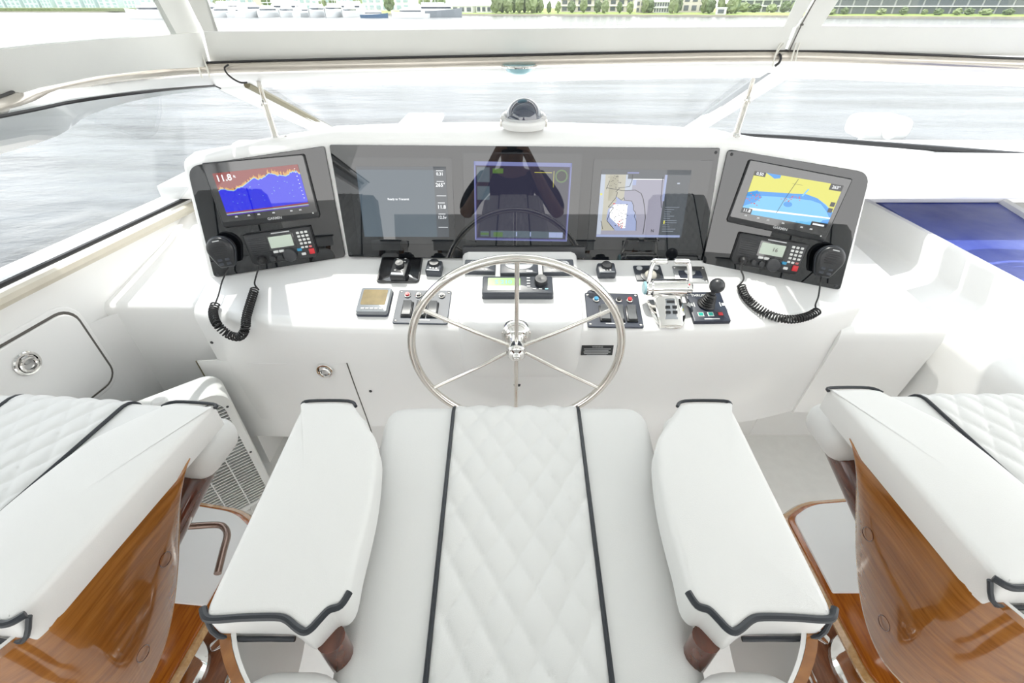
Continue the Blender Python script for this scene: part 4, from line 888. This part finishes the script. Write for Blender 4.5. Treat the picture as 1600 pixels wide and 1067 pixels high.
# ================================================================== HELM CHAIRS
YC = .42; CX = .008
def lc(u, v, z): q = atZ(u, v, z); return (q.x-CX, q.y-YC)
def xp(y): return lerp(.107, .121, (y+.24)/.47)
YF = .245
def quilt_grid(ys, base, off, nx=54):
    g = []
    for s in ys:
        row = []
        for j in range(nx+1):
            a = -1+2*j/nx; x = a*xp(min(s, YF)); U = x/.0485; Vv = s/.080
            pf = abs(math.sin(PI*(U+Vv)))*abs(math.sin(PI*(U-Vv))); h = off+(.0058*pf**.36)*min(1, (1-abs(a))*14+.15)
            row.append(base(x, s, h))
        g.append(row)
    return g
def seat_base(x, s, h):
    r = .032
    if s < YF-r: return Vector((x, s, .81+h))
    a = min((s-(YF-r))/r, PI/2); ex = max(0, s-(YF-r)-r*PI/2)
    return Vector((x, YF-r+(r+h)*math.sin(a), .81-r+(r+h)*math.cos(a)-ex))
BK0, BK1 = Vector((0, -.243, .80)), Vector((0, -.425, 1.165)); BKD = (BK1-BK0); BKN = Vector((0, BKD.z, -BKD.y)).normalized(); BKL = BKD.length
def back_base(x, s, h):
    r = .03
    if s < BKL-r: return BK0+BKD.normalized()*s+Vector((x, 0, 0))+BKN*h
    a = min((s-(BKL-r))/r, PI); return BK0+BKD.normalized()*(BKL-r+(r+h)*math.sin(a))+Vector((x, 0, 0))+BKN*(-r+(r+h)*math.cos(a))
def bw(s): return lerp(.232, .165, min(1, s/BKL))
def bxp(s): return lerp(.100, .078, min(1, s/BKL))
def make_chair(label):
    t = thing('helm_chair', label, 'chair', Matrix(), 'helm chairs in a row facing the console')
    # seat
    ol = rpoly([(-.262, YF), (.262, YF), (.245, .0), (.225, -.26), (-.225, -.26), (-.245, .0)], [.055, .055, .05, .05, .05, .05], 8)
    b = B(); b.prism(ol, .70, .81, .030, 5, .0005); seat = b.build('seat_cushion', 'vinyl', t, ang=70)
    ys = [-.24+(.24+YF-.032)*k/110 for k in range(111)]+[YF-.032+.09*k/24 for k in range(1, 25)]
    b = B(); b.sheet(quilt_grid(ys, seat_base, .0015)); b.build('quilted_panel', 'vinyl', seat, ang=180)
    for s_ in (-1, 1):
        b = B(); b.tube([seat_base(s_*(xp(min(y, YF))+.002), y, .003) for y in ys[::3]], .0034, 8); b.build('piping', 'piping', seat)
    b = B(); b.prism(rpoly([(-.235, .19), (.235, .19), (.215, -.24), (-.215, -.24)], .04), .645, .702, .008, 2); b.build('seat_pan', 'mahogany', t)
    # backrest
    b = B(); n = 24; g = []
    ss = [BKL*k/20 for k in range(19)]+[BKL-.03+.03*PI*k/10 for k in range(11)]
    g = []
    for s in ss:
        row = []
        for j in range(17):
            a = -1+2*j/16; w = bw(s); e = max(0, abs(a)-.82)/.18; row.append(back_base(a*w, s, -.030*(1-math.sqrt(max(0, 1-e*e)))))
        g.append(row)
    g.append([p-BKD.normalized()*(BKL*.95) for p in g[-1]])
    b.sheet(g); b.poly([r_[0] for r_ in g]); b.poly([r_[-1] for r_ in g]); bk = b.build('backrest', 'vinyl', t, ang=70)
    q = []
    for k in range(90):
        s = .02+(BKL-.02)*k/89; row = []
        for j in range(41):
            a = -1+2*j/40; x = a*bxp(s); U = x/.040; Vv = s/.066; pf = abs(math.sin(PI*(U+Vv)))*abs(math.sin(PI*(U-Vv))); row.append(back_base(x, s, .0015+(.0055*pf**.36)*min(1, (1-abs(a))*14+.15)))
        q.append(row)
    b = B(); b.sheet(q); b.build('quilted_panel', 'vinyl', bk, ang=180)
    for s_ in (-1, 1):
        b = B(); b.tube([back_base(s_*(bxp(s)+.002), s, .003) for s in ss], .0034, 8); b.build('piping', 'piping', bk)
        b = B(); b.box(.13, .10, .11, (s_*.258, -.268, .800), .045, 5); b.build('back_bolster', 'vinyl', bk)
    # arms
    opx = [(471, 634), (483, 627), (544, 627), (557, 638), (574, 662), (588, 688), (587, 730), (580, 780), (567, 835), (555, 880), (545, 925), (531, 945), (514, 951), (499, 966), (486, 980), (476, 985), (464, 979), (447, 966), (430, 962), (380, 963), (335, 966), (322, 964), (320, 954), (331, 925), (365, 855), (420, 740)]
    arm = [lc(u, v, .89) for u, v in opx]
    for s_ in (1, -1):
        o = [(x*s_, y) for x, y in arm]; o = [(p.x, p.y) for p in smooth([Vector((x, y, 0)) for x, y in o], 3, True)]
        b = B(); b.prism(o, .838, .89, .010, 4, .004); pad = b.build('armrest', 'vinyl', t, ang=70)
        near = smooth([Vector((lc(u, v, .886)[0]*s_, lc(u, v, .886)[1], .886)) for u, v in [(317, 950), (321, 964), (335, 968), (380, 965), (430, 964), (448, 968), (464, 981), (476, 987), (487, 981), (499, 968), (514, 953), (532, 946), (546, 925)]], 4)
        b = B(); b.tube(near, .0044, 8); b.build('piping', 'piping', pad)
        far = smooth([Vector((lc(u, v, .884)[0]*s_, lc(u, v, .884)[1], .884)) for u, v in [(472, 632), (483, 626.5), (544, 626.5), (556, 635)]], 4)
        b = B(); b.tube(far, .0030, 8); b.build('piping', 'piping', pad)
        low = smooth([Vector((near[0].x, near[0].y, .880)), Vector((near[6].x, near[6].y-.004, .850)), Vector((near[14].x, near[14].y-.005, .840)), Vector((near[19].x, near[19].y-.003, .838))], 4)
        b = B(); b.tube(low, .003, 8); b.build('piping', 'piping', pad)
        b = B(); b.box(.09, .12, .075, (-.325*s_, .150, .790), .034, 5); b.build('arm_bolster', 'vinyl', t, ang=70)
        b = B(); b.box(.052, .23, .055, (0, 0, 0), .022, 4, t=T(-.322*s_, .050, .738) @ RX(R(16))); b.build('arm_bracket', 'mahogany', t)
        # leaf shaped wooden side shell
        N = 30; g = []
        for k in range(N+1):
            f = k/N; y = lerp(.080, -.25, f); zt = .850-.02*max(0, (f-.8)/.2)**2
            zb = zt-.012-.205*math.sin(PI*min(1, f*.80)**.78)**.9 if f < .98 else zt-.17
            zb = zt-max(.003, .245*math.sin(PI/2*min(1, f/.74))**1.15)
            row = []
            for j in range(13):
                z = lerp(zt, zb, j/12); c = max(0, (f-.74)/.26); x = .363+.012*math.sin(PI*j/12)-.055*c**1.7; yy = y
                row.append(Vector((-s_*x, yy, z)))
            g.append(row)
        b = B(); b.thick(g, Vector((s_*.012, .003, 0))); sh = b.build('side_shell', 'teak', t, ang=50)
        b = B(); b.thick([[p+Vector((s_*.0125, .003, 0)) for p in r_] for r_ in g[1:]], Vector((s_*.006, 0, 0))); b.build('inner_lining', 'vinyl', sh, ang=50)
        b = B(); b.tube([r_[-1]+Vector((s_*.006, 0, 0)) for r_ in g], .0063, 6); b.build('edge_band', 'wood_edge', sh)
        b = B(); b.tube(smooth([(-s_*.224, -.192, .842), (-s_*.216, -.198, .78), (-s_*.20, -.20, .70), (-s_*.18, -.19, .66)], 6), .0165, 16); b.build('arm_post', 'mahogany', t)
        for f, j in ((11, 7), (20, 9)):
            p = g[f][j]; b = B(frame(p-Vector((s_*.001, 0, 0)), (0, s_*1, 0), (0, 0, 1))); b.tube([(.011*math.cos(a), .011*math.sin(a), 0) for a in [2*PI*k/20 for k in range(20)]], .0006, 5, True); b.build('plug', 'mahogany', sh)
    # pedestal and footrest
    b = B(); b.lathe([(.050, .02), (.052, .10), (.046, .13), (.046, .50), (.060, .56), (.12, .63), (.13, .645)], seg=32); b.build('pedestal', 'chrome', t)
    b = B(); b.lathe([(.205, 0), (.205, .010), (.196, .018), (0, .018)], seg=48); base = b.build('base_ring', 'teak_ring', t)
    b = B(); b.tube([(.165*math.cos(a), .165*math.sin(a), .019) for a in [2*PI*k/48 for k in range(48)]], .009, 8, True); b.build('chrome_ring', 'chrome', base)
    b = B(); b.lathe([(.100, .018), (.098, .030), (.075, .045), (.060, .050), (.052, .052)], seg=36); b.build('foot_flange', 'chrome', base)
    for k in range(4):
        a = R(45+90*k); b = B(T(.132*math.cos(a), .132*math.sin(a), .018) @ RZ(a)); b.prism(rpoly([(-.03, -.012), (.03, -.022), (.03, .022), (-.03, .012)], .008), 0, .006, .002, 2); b.build('foot_clamp', 'chrome', base)
    zf = .35
    fo = rpoly([(-.225, -.14), (.225, -.14), (.222, .25), (.15, .292), (0, .305), (-.15, .292), (-.222, .25)], [.05, .05, .02, .05, .05, .05, .02], 5)
    b = B(); b.prism(fo, zf-.034, zf, .006, 2); fr_ = b.build('footrest', 'teak_board', t)
    pad_ = rpoly([(-.212, .052), (.212, .052), (.208, .245), (.14, .284), (0, .296), (-.14, .284), (-.208, .245)], [.004, .004, .02, .05, .05, .05, .02], 5)
    b = B(); b.prism(pad_, zf-.002, zf+.006, .003, 2); b.build('footrest_pad', 'vinyl', fr_)
    b = B(); b.tube([(x*1.003, y*1.003, zf-.017) for x, y in fo], .0125, 6, True); b.build('edge_band', 'wood_edge', fr_)
    b = B(); b.box(.08, .20, .03, (0, .08, zf-.05), .008); b.build('footrest_bracket', 'chrome', fr_)
    return t
ch = make_chair('middle white quilted helm chair directly behind the steering wheel')
ch.matrix_world = T(CX, YC, 0)
c_l = copy_tree(ch); c_l['label'] = 'left white quilted helm chair with teak side shells, beside the box fan'; c_l.matrix_world = T(-.912, YC+.025, 0) @ RZ(R(-5))
c_r = copy_tree(ch); c_r['label'] = 'right white quilted helm chair with teak side shells, by the starboard wall'; c_r.matrix_world = T(.958, YC+.035, 0)
# footrest rail seen beside the left chair
I = c_l.matrix_world.inverted()
b = B(I); b.tube(smooth([atZ(262, 824, .50), atZ(300, 822, .50), atZ(338, 820, .50), atZ(350, 824, .50), atZ(355, 836, .50), atZ(349, 860, .50), atZ(340, 896, .50)], 4), .0075, 10); b.build('grab_rail', 'bronze_bar', c_l)

# ================================================================== BOX FAN
rf = Vector((-.862, 1.02, 0)); fw, fh, fd = .44, .525, .105
FM = frame(rf, (.766, .643, 0), (0, 0, 1)) @ T(-fw/2, fh/2, 0)      # x right, y up, z towards the room
fan = thing('box_fan', 'white box fan standing on the floor between left chair and console', 'fan', FM @ T(0, -fh/2, 0)); I = fan.matrix_world.inverted()
A = T(0, fh/2, 0)
b = B(A); o = rrect(fw, fh, .05, 6); i_ = rrect(fw-.05, fh-.05, .05, 6)
rings = [[(x, y, -fd) for x, y in i_], [(x, y, -fd) for x, y in o], [(x, y, -.008) for x, y in o], [(x*.985, y*.985, 0) for x, y in o], [(x, y, 0) for x, y in i_], [(x, y, -fd) for x, y in i_]]
b.sheet([[Vector(p) for p in r_]+[Vector(r_[0])] for r_ in rings]); b.build('frame', 'fan_white', fan)
for k in range(38):
    y = -fh/2+.032+k*(fh-.064)/37; ww = fw-.05 if abs(y) < fh/2-.06 else fw-.05-2*(abs(y)-(fh/2-.06))*.8; b = B(A); b.box(ww, .0034, .008, (0, y, -.008)); b.build('grille_slat', 'fan_white', fan)
for x in (-.13, -.065, 0, .065, .13): b = B(A); b.box(.004, fh-.05, .005, (x, 0, -.005)); b.build('grille_rib', 'fan_white', fan)
for k in range(5):
    a = 2*PI*k/5; g = []
    for r_ in (.04, .09, .14, .185): g.append([Vector((r_*math.cos(a+d_), r_*math.sin(a+d_), -.05+.03*d_/.45)) for d_ in (-.45, -.2, .1, .4)])
    b = B(A); b.thick(g, .002); b.build('blade', 'silver_plastic', fan)
b = B(A); b.lathe([(.045, -.09), (.05, -.06), (.045, -.02), (.02, -.016), (0, -.016)], seg=24); b.build('motor_hub', 'dark_grey', fan)
b = B(A); b.prism(i_, -fd, -fd+.002); b.build('rear_grille', 'grey_plastic', fan)
b = B(T(.06, fh, -fd*.5) @ RX(-PI/2)); b.lathe([(.020, 0), (.020, .010), (.016, .014), (0, .014)], seg=20); b.build('speed_knob', 'white_plastic', fan)
for s_ in (-1, 1): b = B(); b.box(.05, .014, .17, (s_*.15, .007, -fd*.5), .004); b.build('foot', 'fan_white', fan)
for x, y in ((.19, .46), (.19, .25), (-.04, .507)): screw(fan, T(x+.013*(y < .5), y, .0005), .004, 'dark_grey')
# ================================================================== OUTSIDE
WZ = CAM.z-5.0
b = B(); b.slab([(-5000, -300, WZ), (5000, -300, WZ), (5000, 5500, WZ), (-5000, 5500, WZ)], (0, 0, -3)); tag(b.build('water', 'water'), 'pale rippled bay water around the boat', kind='structure')
def far(u, Y): return (u-800)*(Y*math.cos(PITCH))/FPX
shore = [(-400, 760), (-40, 700), (200, 660), (262, 560), (700, 420), (760, 405), (1000, 377), (1240, 341), (1300, 320), (1600, 288), (2200, 270)]
sp = [Vector((far(u, Y), Y, WZ)) for u, Y in shore]
b = B(); g = [[p+Vector((0, 0, -1)) for p in sp], [p+Vector((0, 0, 1.0)) for p in sp], [p+Vector((0, .8, 1.0)) for p in sp]]; b.sheet(g); tag(b.build('seawall', 'seawall'), 'low concrete seawall along the far shore', kind='structure')
b = B(); g = [[p+Vector((0, .8, 1.0)) for p in sp], [p+Vector((0, 30, 2.0)) for p in sp], [p+Vector((0, 900, 3.0)) for p in sp]]; b.sheet(g); tag(b.build('lawn', 'grass'), 'green lawn strip on the far shore', kind='structure')
def sy(u):
    for (u0, y0), (u1, y1) in zip(shore, shore[1:]):
        if u0 <= u <= u1: return lerp(y0, y1, (u-u0)/(u1-u0))
    return 300
def ground(u, dy): Y = sy(u)+dy; return Vector((far(u, Y), Y, WZ+1.0+min(1, dy/30)))
def bld(label, u0, u1, dy, h, wallm, floors, bays, panem='pane_dark', depth=14, roofm='roof_white', slab=True, gable=False, name='building', group=None, base=0.0, win=(.6, .6)):
    a, c = ground(u0, dy), ground(u1, dy); L = (c-a).length; F = frame(a, (c-a).xy.to_3d(), (0, 1, 0)); t = thing(name, label, 'building', F, group)
    b = B(); b.box(L, depth, h, (L/2, depth/2, h/2)); b.build('wall', wallm, t)
    fh_ = (h-base)/floors; me = None
    for f in range(floors):
        for k in range(bays):
            if me is None:
                b = B(); b.box(L/bays*win[0], .5, fh_*win[1], (0, 0, 0)); o = b.build('window', panem, t); me = o.data
            else: o = bpy.data.objects.new('window', me); COL.objects.link(o); o.parent = t
            o.location = (L*(k+.5)/bays, -.05, base+fh_*(f+.5))
        if slab: b = B(); b.box(L+.6, 1.6, .45, (L/2, -.4, base+fh_*(f+1)-.2)); b.build('balcony_slab', 'roof_white', t)
    if gable:
        b = B(); b.add([(-.8, -1, h), (L+.8, -1, h), (L+.8, depth+1, h), (-.8, depth+1, h), (L*.25, depth/2, h+3.2), (L*.75, depth/2, h+3.2)], [[0, 1, 5, 4], [1, 2, 5], [2, 3, 4, 5], [3, 0, 4], [3, 2, 1, 0]]); b.build('roof', roofm, t)
    else: b = B(); b.box(L+.6, depth+.6, .5, (L/2, depth/2, h+.2)); b.build('roof', roofm, t)
    return t
bld('long low waterfront condominium with dark bays at the far right', 1290, 1760, 16, 12, 'stucco_grey', 3, 20, 'bay_dark', win=(.86, .82))
bld('grey apartment block with rows of windows behind the palms, centre right', 876, 990, 40, 16, 'stucco', 4, 9)
bld('white waterfront house with a long window row right of the grey block', 1022, 1050, 20, 6.5, 'stucco_white', 2, 7)
bld('pale pink flat-roofed house right of the long-windowed white house', 1054, 1116, 30, 10, 'stucco', 2, 5, slab=False)
bld('small cream boathouse standing at the seawall', 1120, 1136, 3, 3.4, 'stucco_white', 1, 1, slab=False, depth=5)
bld('cream terrace house behind a low wall, centre right', 994, 1019, 22, 7, 'stucco', 2, 4, slab=False)
bld('low white building right of the trees near the right zipper', 1150, 1262, 60, 11, 'stucco_white', 3, 8, 'bay_dark', win=(.8, .75))
bld('white gabled waterfront house beside the marina', 706, 738, 16, 4.2, 'stucco_white', 1, 3, slab=False, gable=True, depth=9)
bld('second white gabled house, right of its twin by the marina', 744, 768, 18, 4.2, 'stucco_white', 1, 3, slab=False, gable=True, depth=9)
bld('long low hotel facade behind the moored yachts', 460, 640, 120, 17, 'stucco_white', 3, 18, 'far_glass', slab=False)
bld('pink-roofed building behind the yachts at left', 330, 400, 90, 12, 'stucco', 2, 6, 'far_glass', slab=False)
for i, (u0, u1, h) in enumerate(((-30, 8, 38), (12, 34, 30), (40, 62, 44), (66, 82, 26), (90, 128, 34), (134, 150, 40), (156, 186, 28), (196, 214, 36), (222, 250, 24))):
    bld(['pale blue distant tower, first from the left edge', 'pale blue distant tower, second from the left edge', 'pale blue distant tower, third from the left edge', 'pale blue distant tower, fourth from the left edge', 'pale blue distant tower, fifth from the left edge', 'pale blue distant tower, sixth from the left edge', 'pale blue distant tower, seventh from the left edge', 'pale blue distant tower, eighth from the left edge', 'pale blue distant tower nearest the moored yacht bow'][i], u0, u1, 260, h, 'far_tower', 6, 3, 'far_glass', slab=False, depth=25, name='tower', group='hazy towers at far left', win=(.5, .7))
# trees: a few crown shapes shared
random.seed(5); crowns = []
for k in range(4):
    bm = bmesh.new(); bmesh.ops.create_icosphere(bm, subdivisions=3, radius=1)
    for v in bm.verts: v.co *= 1+random.uniform(-.22, .22)+.12*math.sin(v.co.x*5+k)*math.cos(v.co.z*6+k)
    b = B(); b.bm(bm); me = b.build('crown', 'foliage' if k % 2 else 'foliage_pale', ang=20); crowns.append(me.data); bpy.data.objects.remove(me)
b = B(); b.cyl((0, 0, 0), (0, 0, 1), .12, .08, 8); o = b.build('trunk', 'trunk'); trunk = o.data; bpy.data.objects.remove(o)
ORDT = ['first', 'second', 'third', 'fourth', 'fifth', 'sixth', 'seventh', 'eighth', 'ninth', 'tenth', 'eleventh']
def tree(u, dy, h, w, k, label, group):
    label = ORDT[k]+' from the left: '+label; p = ground(u, dy); t = thing('tree', label, 'tree', T(*p), group)
    o = bpy.data.objects.new('trunk', trunk); COL.objects.link(o); o.parent = t; o.scale = (2.2, 2.2, h*.5)
    o = bpy.data.objects.new('crown', crowns[k % 4]); COL.objects.link(o); o.parent = t; o.location = (0, 0, h*.55); o.scale = (w, w*.8, h*.5); o.rotation_euler = (0, 0, u)
for i, u in enumerate((776, 785, 794, 803, 812, 821, 830, 840)): tree(u, 12+10*(i % 2), random.uniform(8, 12), random.uniform(3.5, 5), i, 'dense green tree in the grove beside the white gabled houses', 'grove beside the gabled houses')
for i, u in enumerate((845, 858, 872, 893, 912, 934, 946, 968, 985)): tree(u, 10+random.uniform(0, 12), random.uniform(5, 9), random.uniform(1.8, 3.2), i, 'small shore tree in front of the grey apartment block', 'trees before the grey apartment block')
for i, u in enumerate((1008, 1016, 1052, 1060, 1102, 1110, 1126, 1138, 1144, 1150)): tree(u, 12+random.uniform(0, 8), random.uniform(6, 10), random.uniform(2, 3.6), i, 'leafy tree among the white waterfront houses', 'trees among the white houses')
for i, u in enumerate((1162, 1180, 1206, 1228, 1244)): tree(u, 30+random.uniform(0, 10), random.uniform(4, 6), random.uniform(3, 4), i, 'rounded tree on the lawn left of the right zipper', 'trees left of the right zipper')
for i, u in enumerate((1300, 1322, 1380, 1415, 1448, 1470, 1500, 1518, 1545, 1580, 1612)): tree(u, 9+random.uniform(0, 5), random.uniform(2.2, 7 if i in (3, 6) else 3.5), random.uniform(1.4, 3.0), i, 'garden bush or tree before the dark-bayed condominium', 'garden before the condominium')
for i, u in enumerate((346, 418, 505, 520, 560, 608, 664, 686)): tree(u, 60, random.uniform(9, 13), random.uniform(4, 6), i, 'pale tree rising behind the moored yachts', 'trees behind the marina')
# hedge line and lawn edge far left
b = B(); q = [ground(u, 2) for u in (-60, 60, 160, 250)]; b.sheet([[p for p in q], [p+Vector((0, 0, 3.0)) for p in q], [p+Vector((0, 8, 3.4)) for p in q]]); tag(b.build('hedge', 'foliage_pale'), 'long pale hedge along the far left shore', 'hedge')
# moored yachts
def make_yacht(hullm, label, big=1.0):
    t = thing('yacht', label, 'yacht', Matrix(), 'yachts moored along the far shore'); L, Bm = 24*big, 6*big
    st_ = [(-12, .92, 2.2), (-6, 1, 2.3), (0, 1, 2.5), (6, .8, 2.9), (10, .4, 3.3), (12, .04, 3.6)]; g = []
    for x, w, hh in st_:
        y = Bm/2*w; g.append([Vector((x*big, -y, hh*big)), Vector((x*big*.97, -y*.85, -.3)), Vector((x*big*.97, y*.85, -.3)), Vector((x*big, y, hh*big))])
    b = B(); b.sheet([r_+[r_[0]] for r_ in g]); b.poly(g[0]); b.build('hull', hullm, t)
    b = B(); b.prism(rpoly([(-9*big, -2.2*big), (4*big, -2.2*big), (7*big, 0), (4*big, 2.2*big), (-9*big, 2.2*big)], 1), 2.2*big, 4.6*big, .3, 2); b.build('deckhouse', 'hull_white', t)
    b = B(); b.prism(rpoly([(-8*big, -2.24*big), (4.1*big, -2.24*big), (7.05*big, 0), (4.1*big, 2.24*big), (-8*big, 2.24*big)], 1), 3.2*big, 3.9*big); b.build('window_band', 'yacht_glass', t)
    b = B(); b.prism(rpoly([(-7*big, -1.9*big), (2*big, -1.9*big), (4*big, 0), (2*big, 1.9*big), (-7*big, 1.9*big)], .8), 4.6*big, 5.6*big, .2, 2); b.build('flybridge', 'hull_white', t)
    b = B(); b.box(7*big, 3.6*big, .25*big, (-3*big, 0, 7.0*big), .05)
    for x in (-6, -.5):
        for y in (-1.5, 1.5): b.cyl((x*big, y*big, 5.4*big), (x*big, y*big, 7*big), .09*big, seg=6)
    b.build('hardtop', 'hull_white', t)
    b = B(); b.cyl((-3*big, 0, 7*big), (-4*big, 0, 10.5*big), .12*big, .05*big, 6); b.build('mast', 'hull_white', t)
    return t
protos = [make_yacht('hull_white', 'white motor yacht moored in the row along the far shore'), make_yacht('hull_navy', 'navy-hulled motor yacht moored in the white row'), make_yacht('hull_grey', 'large grey-hulled superyacht at the right end of the moored row', 1.55)]
used = set()
def place(k, u, Y, s, rz, label=None):
    o = protos[k] if k not in used else copy_tree(protos[k]); used.add(k); p = Vector((far(u, Y), Y, WZ))
    o.matrix_world = T(*p) @ RZ(R(rz)) @ Matrix.Scale(s, 4)
    if label: o['label'] = label
ORD = ['first', 'second', 'third', 'fourth', 'fifth', 'sixth', 'seventh', 'eighth', 'ninth', 'tenth', 'eleventh', 'twelfth', 'thirteenth', 'fourteenth']
place(0, 236, 300, 1.25, 178, 'white motor yacht seen broadside left of the left zipper, bow to the left')
for i in range(10): place(0, 316+i*25.5+random.uniform(-3, 3), 352+random.uniform(-5, 5), random.uniform(.9, 1.3), random.choice((-90, 90, -90))+random.uniform(-5, 5), ORD[i]+' white motor yacht from the left in the moored row, end on to the quay')
for i, u in enumerate((352, 446, 540)): place(0, u, 396+i*3, 1.5, 178, ORD[i]+' white motor yacht lying broadside behind the moored row')
place(1, 583, 322, .66, 4); place(0, 640, 318, .9, 178, 'long white motor yacht between the navy yacht and the grey superyacht'); place(2, 682, 350, .85, 8)
# bow fittings seen through the windshield
b = B(); b.box(5.4, 9.0, .3, (.6, 8.2, -1.35), .1); tag(b.build('bow_deck', 'gelcoat'), kind='structure')
p = atY(660, 188, 5.2); t = thing('deck_box', 'white bow deck box seen through the centre windshield', 'box', T(p.x, 5.2, -1.2)); hh = p.z+1.2
b = B(); b.box(.36, .5, hh-.02, (0, 0, (hh-.02)/2), .05); b.build('body', 'gelcoat', t)
b = B(); b.box(.40, .54, .06, (0, 0, hh), .025); b.build('lid', 'gelcoat', t)
p = atY(1370, 200, 3.1); t = thing('searchlight', 'white pedestal searchlight on the bow seen through the starboard pane', 'searchlight', T(p.x, 3.1, -1.2)); hh = p.z+1.2
b = B(); b.cyl((0, 0, 0), (0, 0, hh-.03), .10, .075, 20); b.build('pedestal', 'gelcoat', t)
b = B(); b.box(.30, .24, .13, (0, 0, hh+.01), .05, 3); b.build('housing', 'gelcoat', t)
b = B(); b.cyl((0, -.11, hh+.01), (0, -.13, hh+.01), .05, .05, 20); b.build('rear_cap', 'white_plastic', t)
# ================================================================== PHOTOGRAPHER (seen mirrored in the screen glass)
ph = thing('person', 'person in dark clothes raising a camera, mirrored in the screen glass', 'person', T(0, -.42, 0))
# z up; body leans slightly forward behind the middle chair
body = [(0, .0, .88, .13), (0, .0, 1.05, .125), (0, .02, 1.20, .14), (0, .05, 1.30, .10), (0, .07, 1.37, .055), (0, .10, 1.45, .085), (0, .11, 1.52, .09), (0, .10, 1.58, .06)]
be = [(i, i+1) for i in range(7)]
n = 8
for s_ in (-1, 1):
    k = len(body); body += [(s_*.17, .04, 1.29, .065), (s_*.27, .10, 1.16, .05), (s_*.30, .16, 1.06, .045), (s_*.19, .25, 1.22, .036), (s_*.085, .325, 1.41, .026), (s_*.065, .345, 1.45, .028)]
    be += [(3, k), (k, k+1), (k+1, k+2), (k+2, k+3), (k+3, k+4), (k+4, k+5)]
    for j in range(4):
        q = len(body); body += [(s_*.060, .365, 1.47-.017*j, .0095), (s_*.040, .385, 1.472-.017*j, .0085), (s_*.018, .383, 1.470-.017*j, .0075)]; be += [(k+5, q), (q, q+1), (q+1, q+2)]
    q = len(body); body += [(s_*.050, .330, 1.42, .0105), (s_*.030, .335, 1.405, .009)]; be += [(k+5, q), (q, q+1)]
    k = len(body); body += [(s_*.10, 0, .80, .095), (s_*.11, .02, .47, .06), (s_*.12, 0, .10, .042), (s_*.12, .02, .045, .045), (s_*.125, .15, .035, .035)]
    be += [(0, k), (k, k+1), (k+1, k+2), (k+2, k+3), (k+3, k+4)]
def mk(name, verts, edges, m, grow=0, keep=None):
    if keep is not None:
        idx = {v: i for i, v in enumerate(keep)}; edges = [(idx[a], idx[c]) for a, c in edges if a in idx and c in idx]; verts = [verts[v] for v in keep]
    bm = bmesh.new(); sk = bm.verts.layers.skin.verify(); vs_ = []
    for v in verts:
        w = bm.verts.new(v[:3]); w[sk].radius = (v[3]+grow, v[3]+grow); vs_.append(w)
    vs_[0][sk].use_root = True
    for a, c in edges: bm.edges.new((vs_[a], vs_[c]))
    me = bpy.data.meshes.new(name); bm.to_mesh(me); bm.free(); me.materials.append(MAT[m]); o = bpy.data.objects.new(name, me); COL.objects.link(o); o.parent = ph
    md = o.modifiers.new('skin', 'SKIN'); md.use_smooth_shade = True; sb = o.modifiers.new('smooth', 'SUBSURF'); sb.levels = 2; sb.render_levels = 2; return o
mk('body', body, be, 'skin')
aL, aR = 8, 8+6+12+2+5
mk('shirt', body, be, 'cloth_dark', .016, [0, 1, 2, 3, aL, aL+1, aL+2, aR, aR+1, aR+2])
lL, lR = aL+6+12+2, aR+6+12+2
mk('trousers', body, be, 'cloth_grey', .016, [0, lL, lL+1, lL+2, lR, lR+1, lR+2])
b = B(); g = []
for i in range(9):
    th_ = PI*.62*i/8; g.append([Vector((.098*math.sin(th_)*math.cos(a), .085+.108*math.sin(th_)*math.sin(a)-.012, 1.535+.095*math.cos(th_))) for a in [2*PI*k/20 for k in range(20)]])
b.sheet([r_+[r_[0]] for r_ in g]); b.build('hair', 'hair', ph)
cm = thing('camera_body', 'black stills camera held up by the mirrored photographer', 'camera', T(0, -.085, 1.44))
b = B(); b.box(.13, .05, .085, (0, 0, 0), .012, 3); b.build('body', 'black_plastic', cm)
b = B(); b.box(.05, .045, .03, (0, 0, .05), .01, 2); b.build('viewfinder', 'black_plastic', cm)
b = B(T(0, .02, 0) @ RX(-PI/2)); b.lathe([(.036, 0), (.036, .035), (.033, .04), (.03, .038), (0, .034)], seg=24); b.build('lens_barrel', 'black_gloss', cm)
bpy.context.view_layer.update()
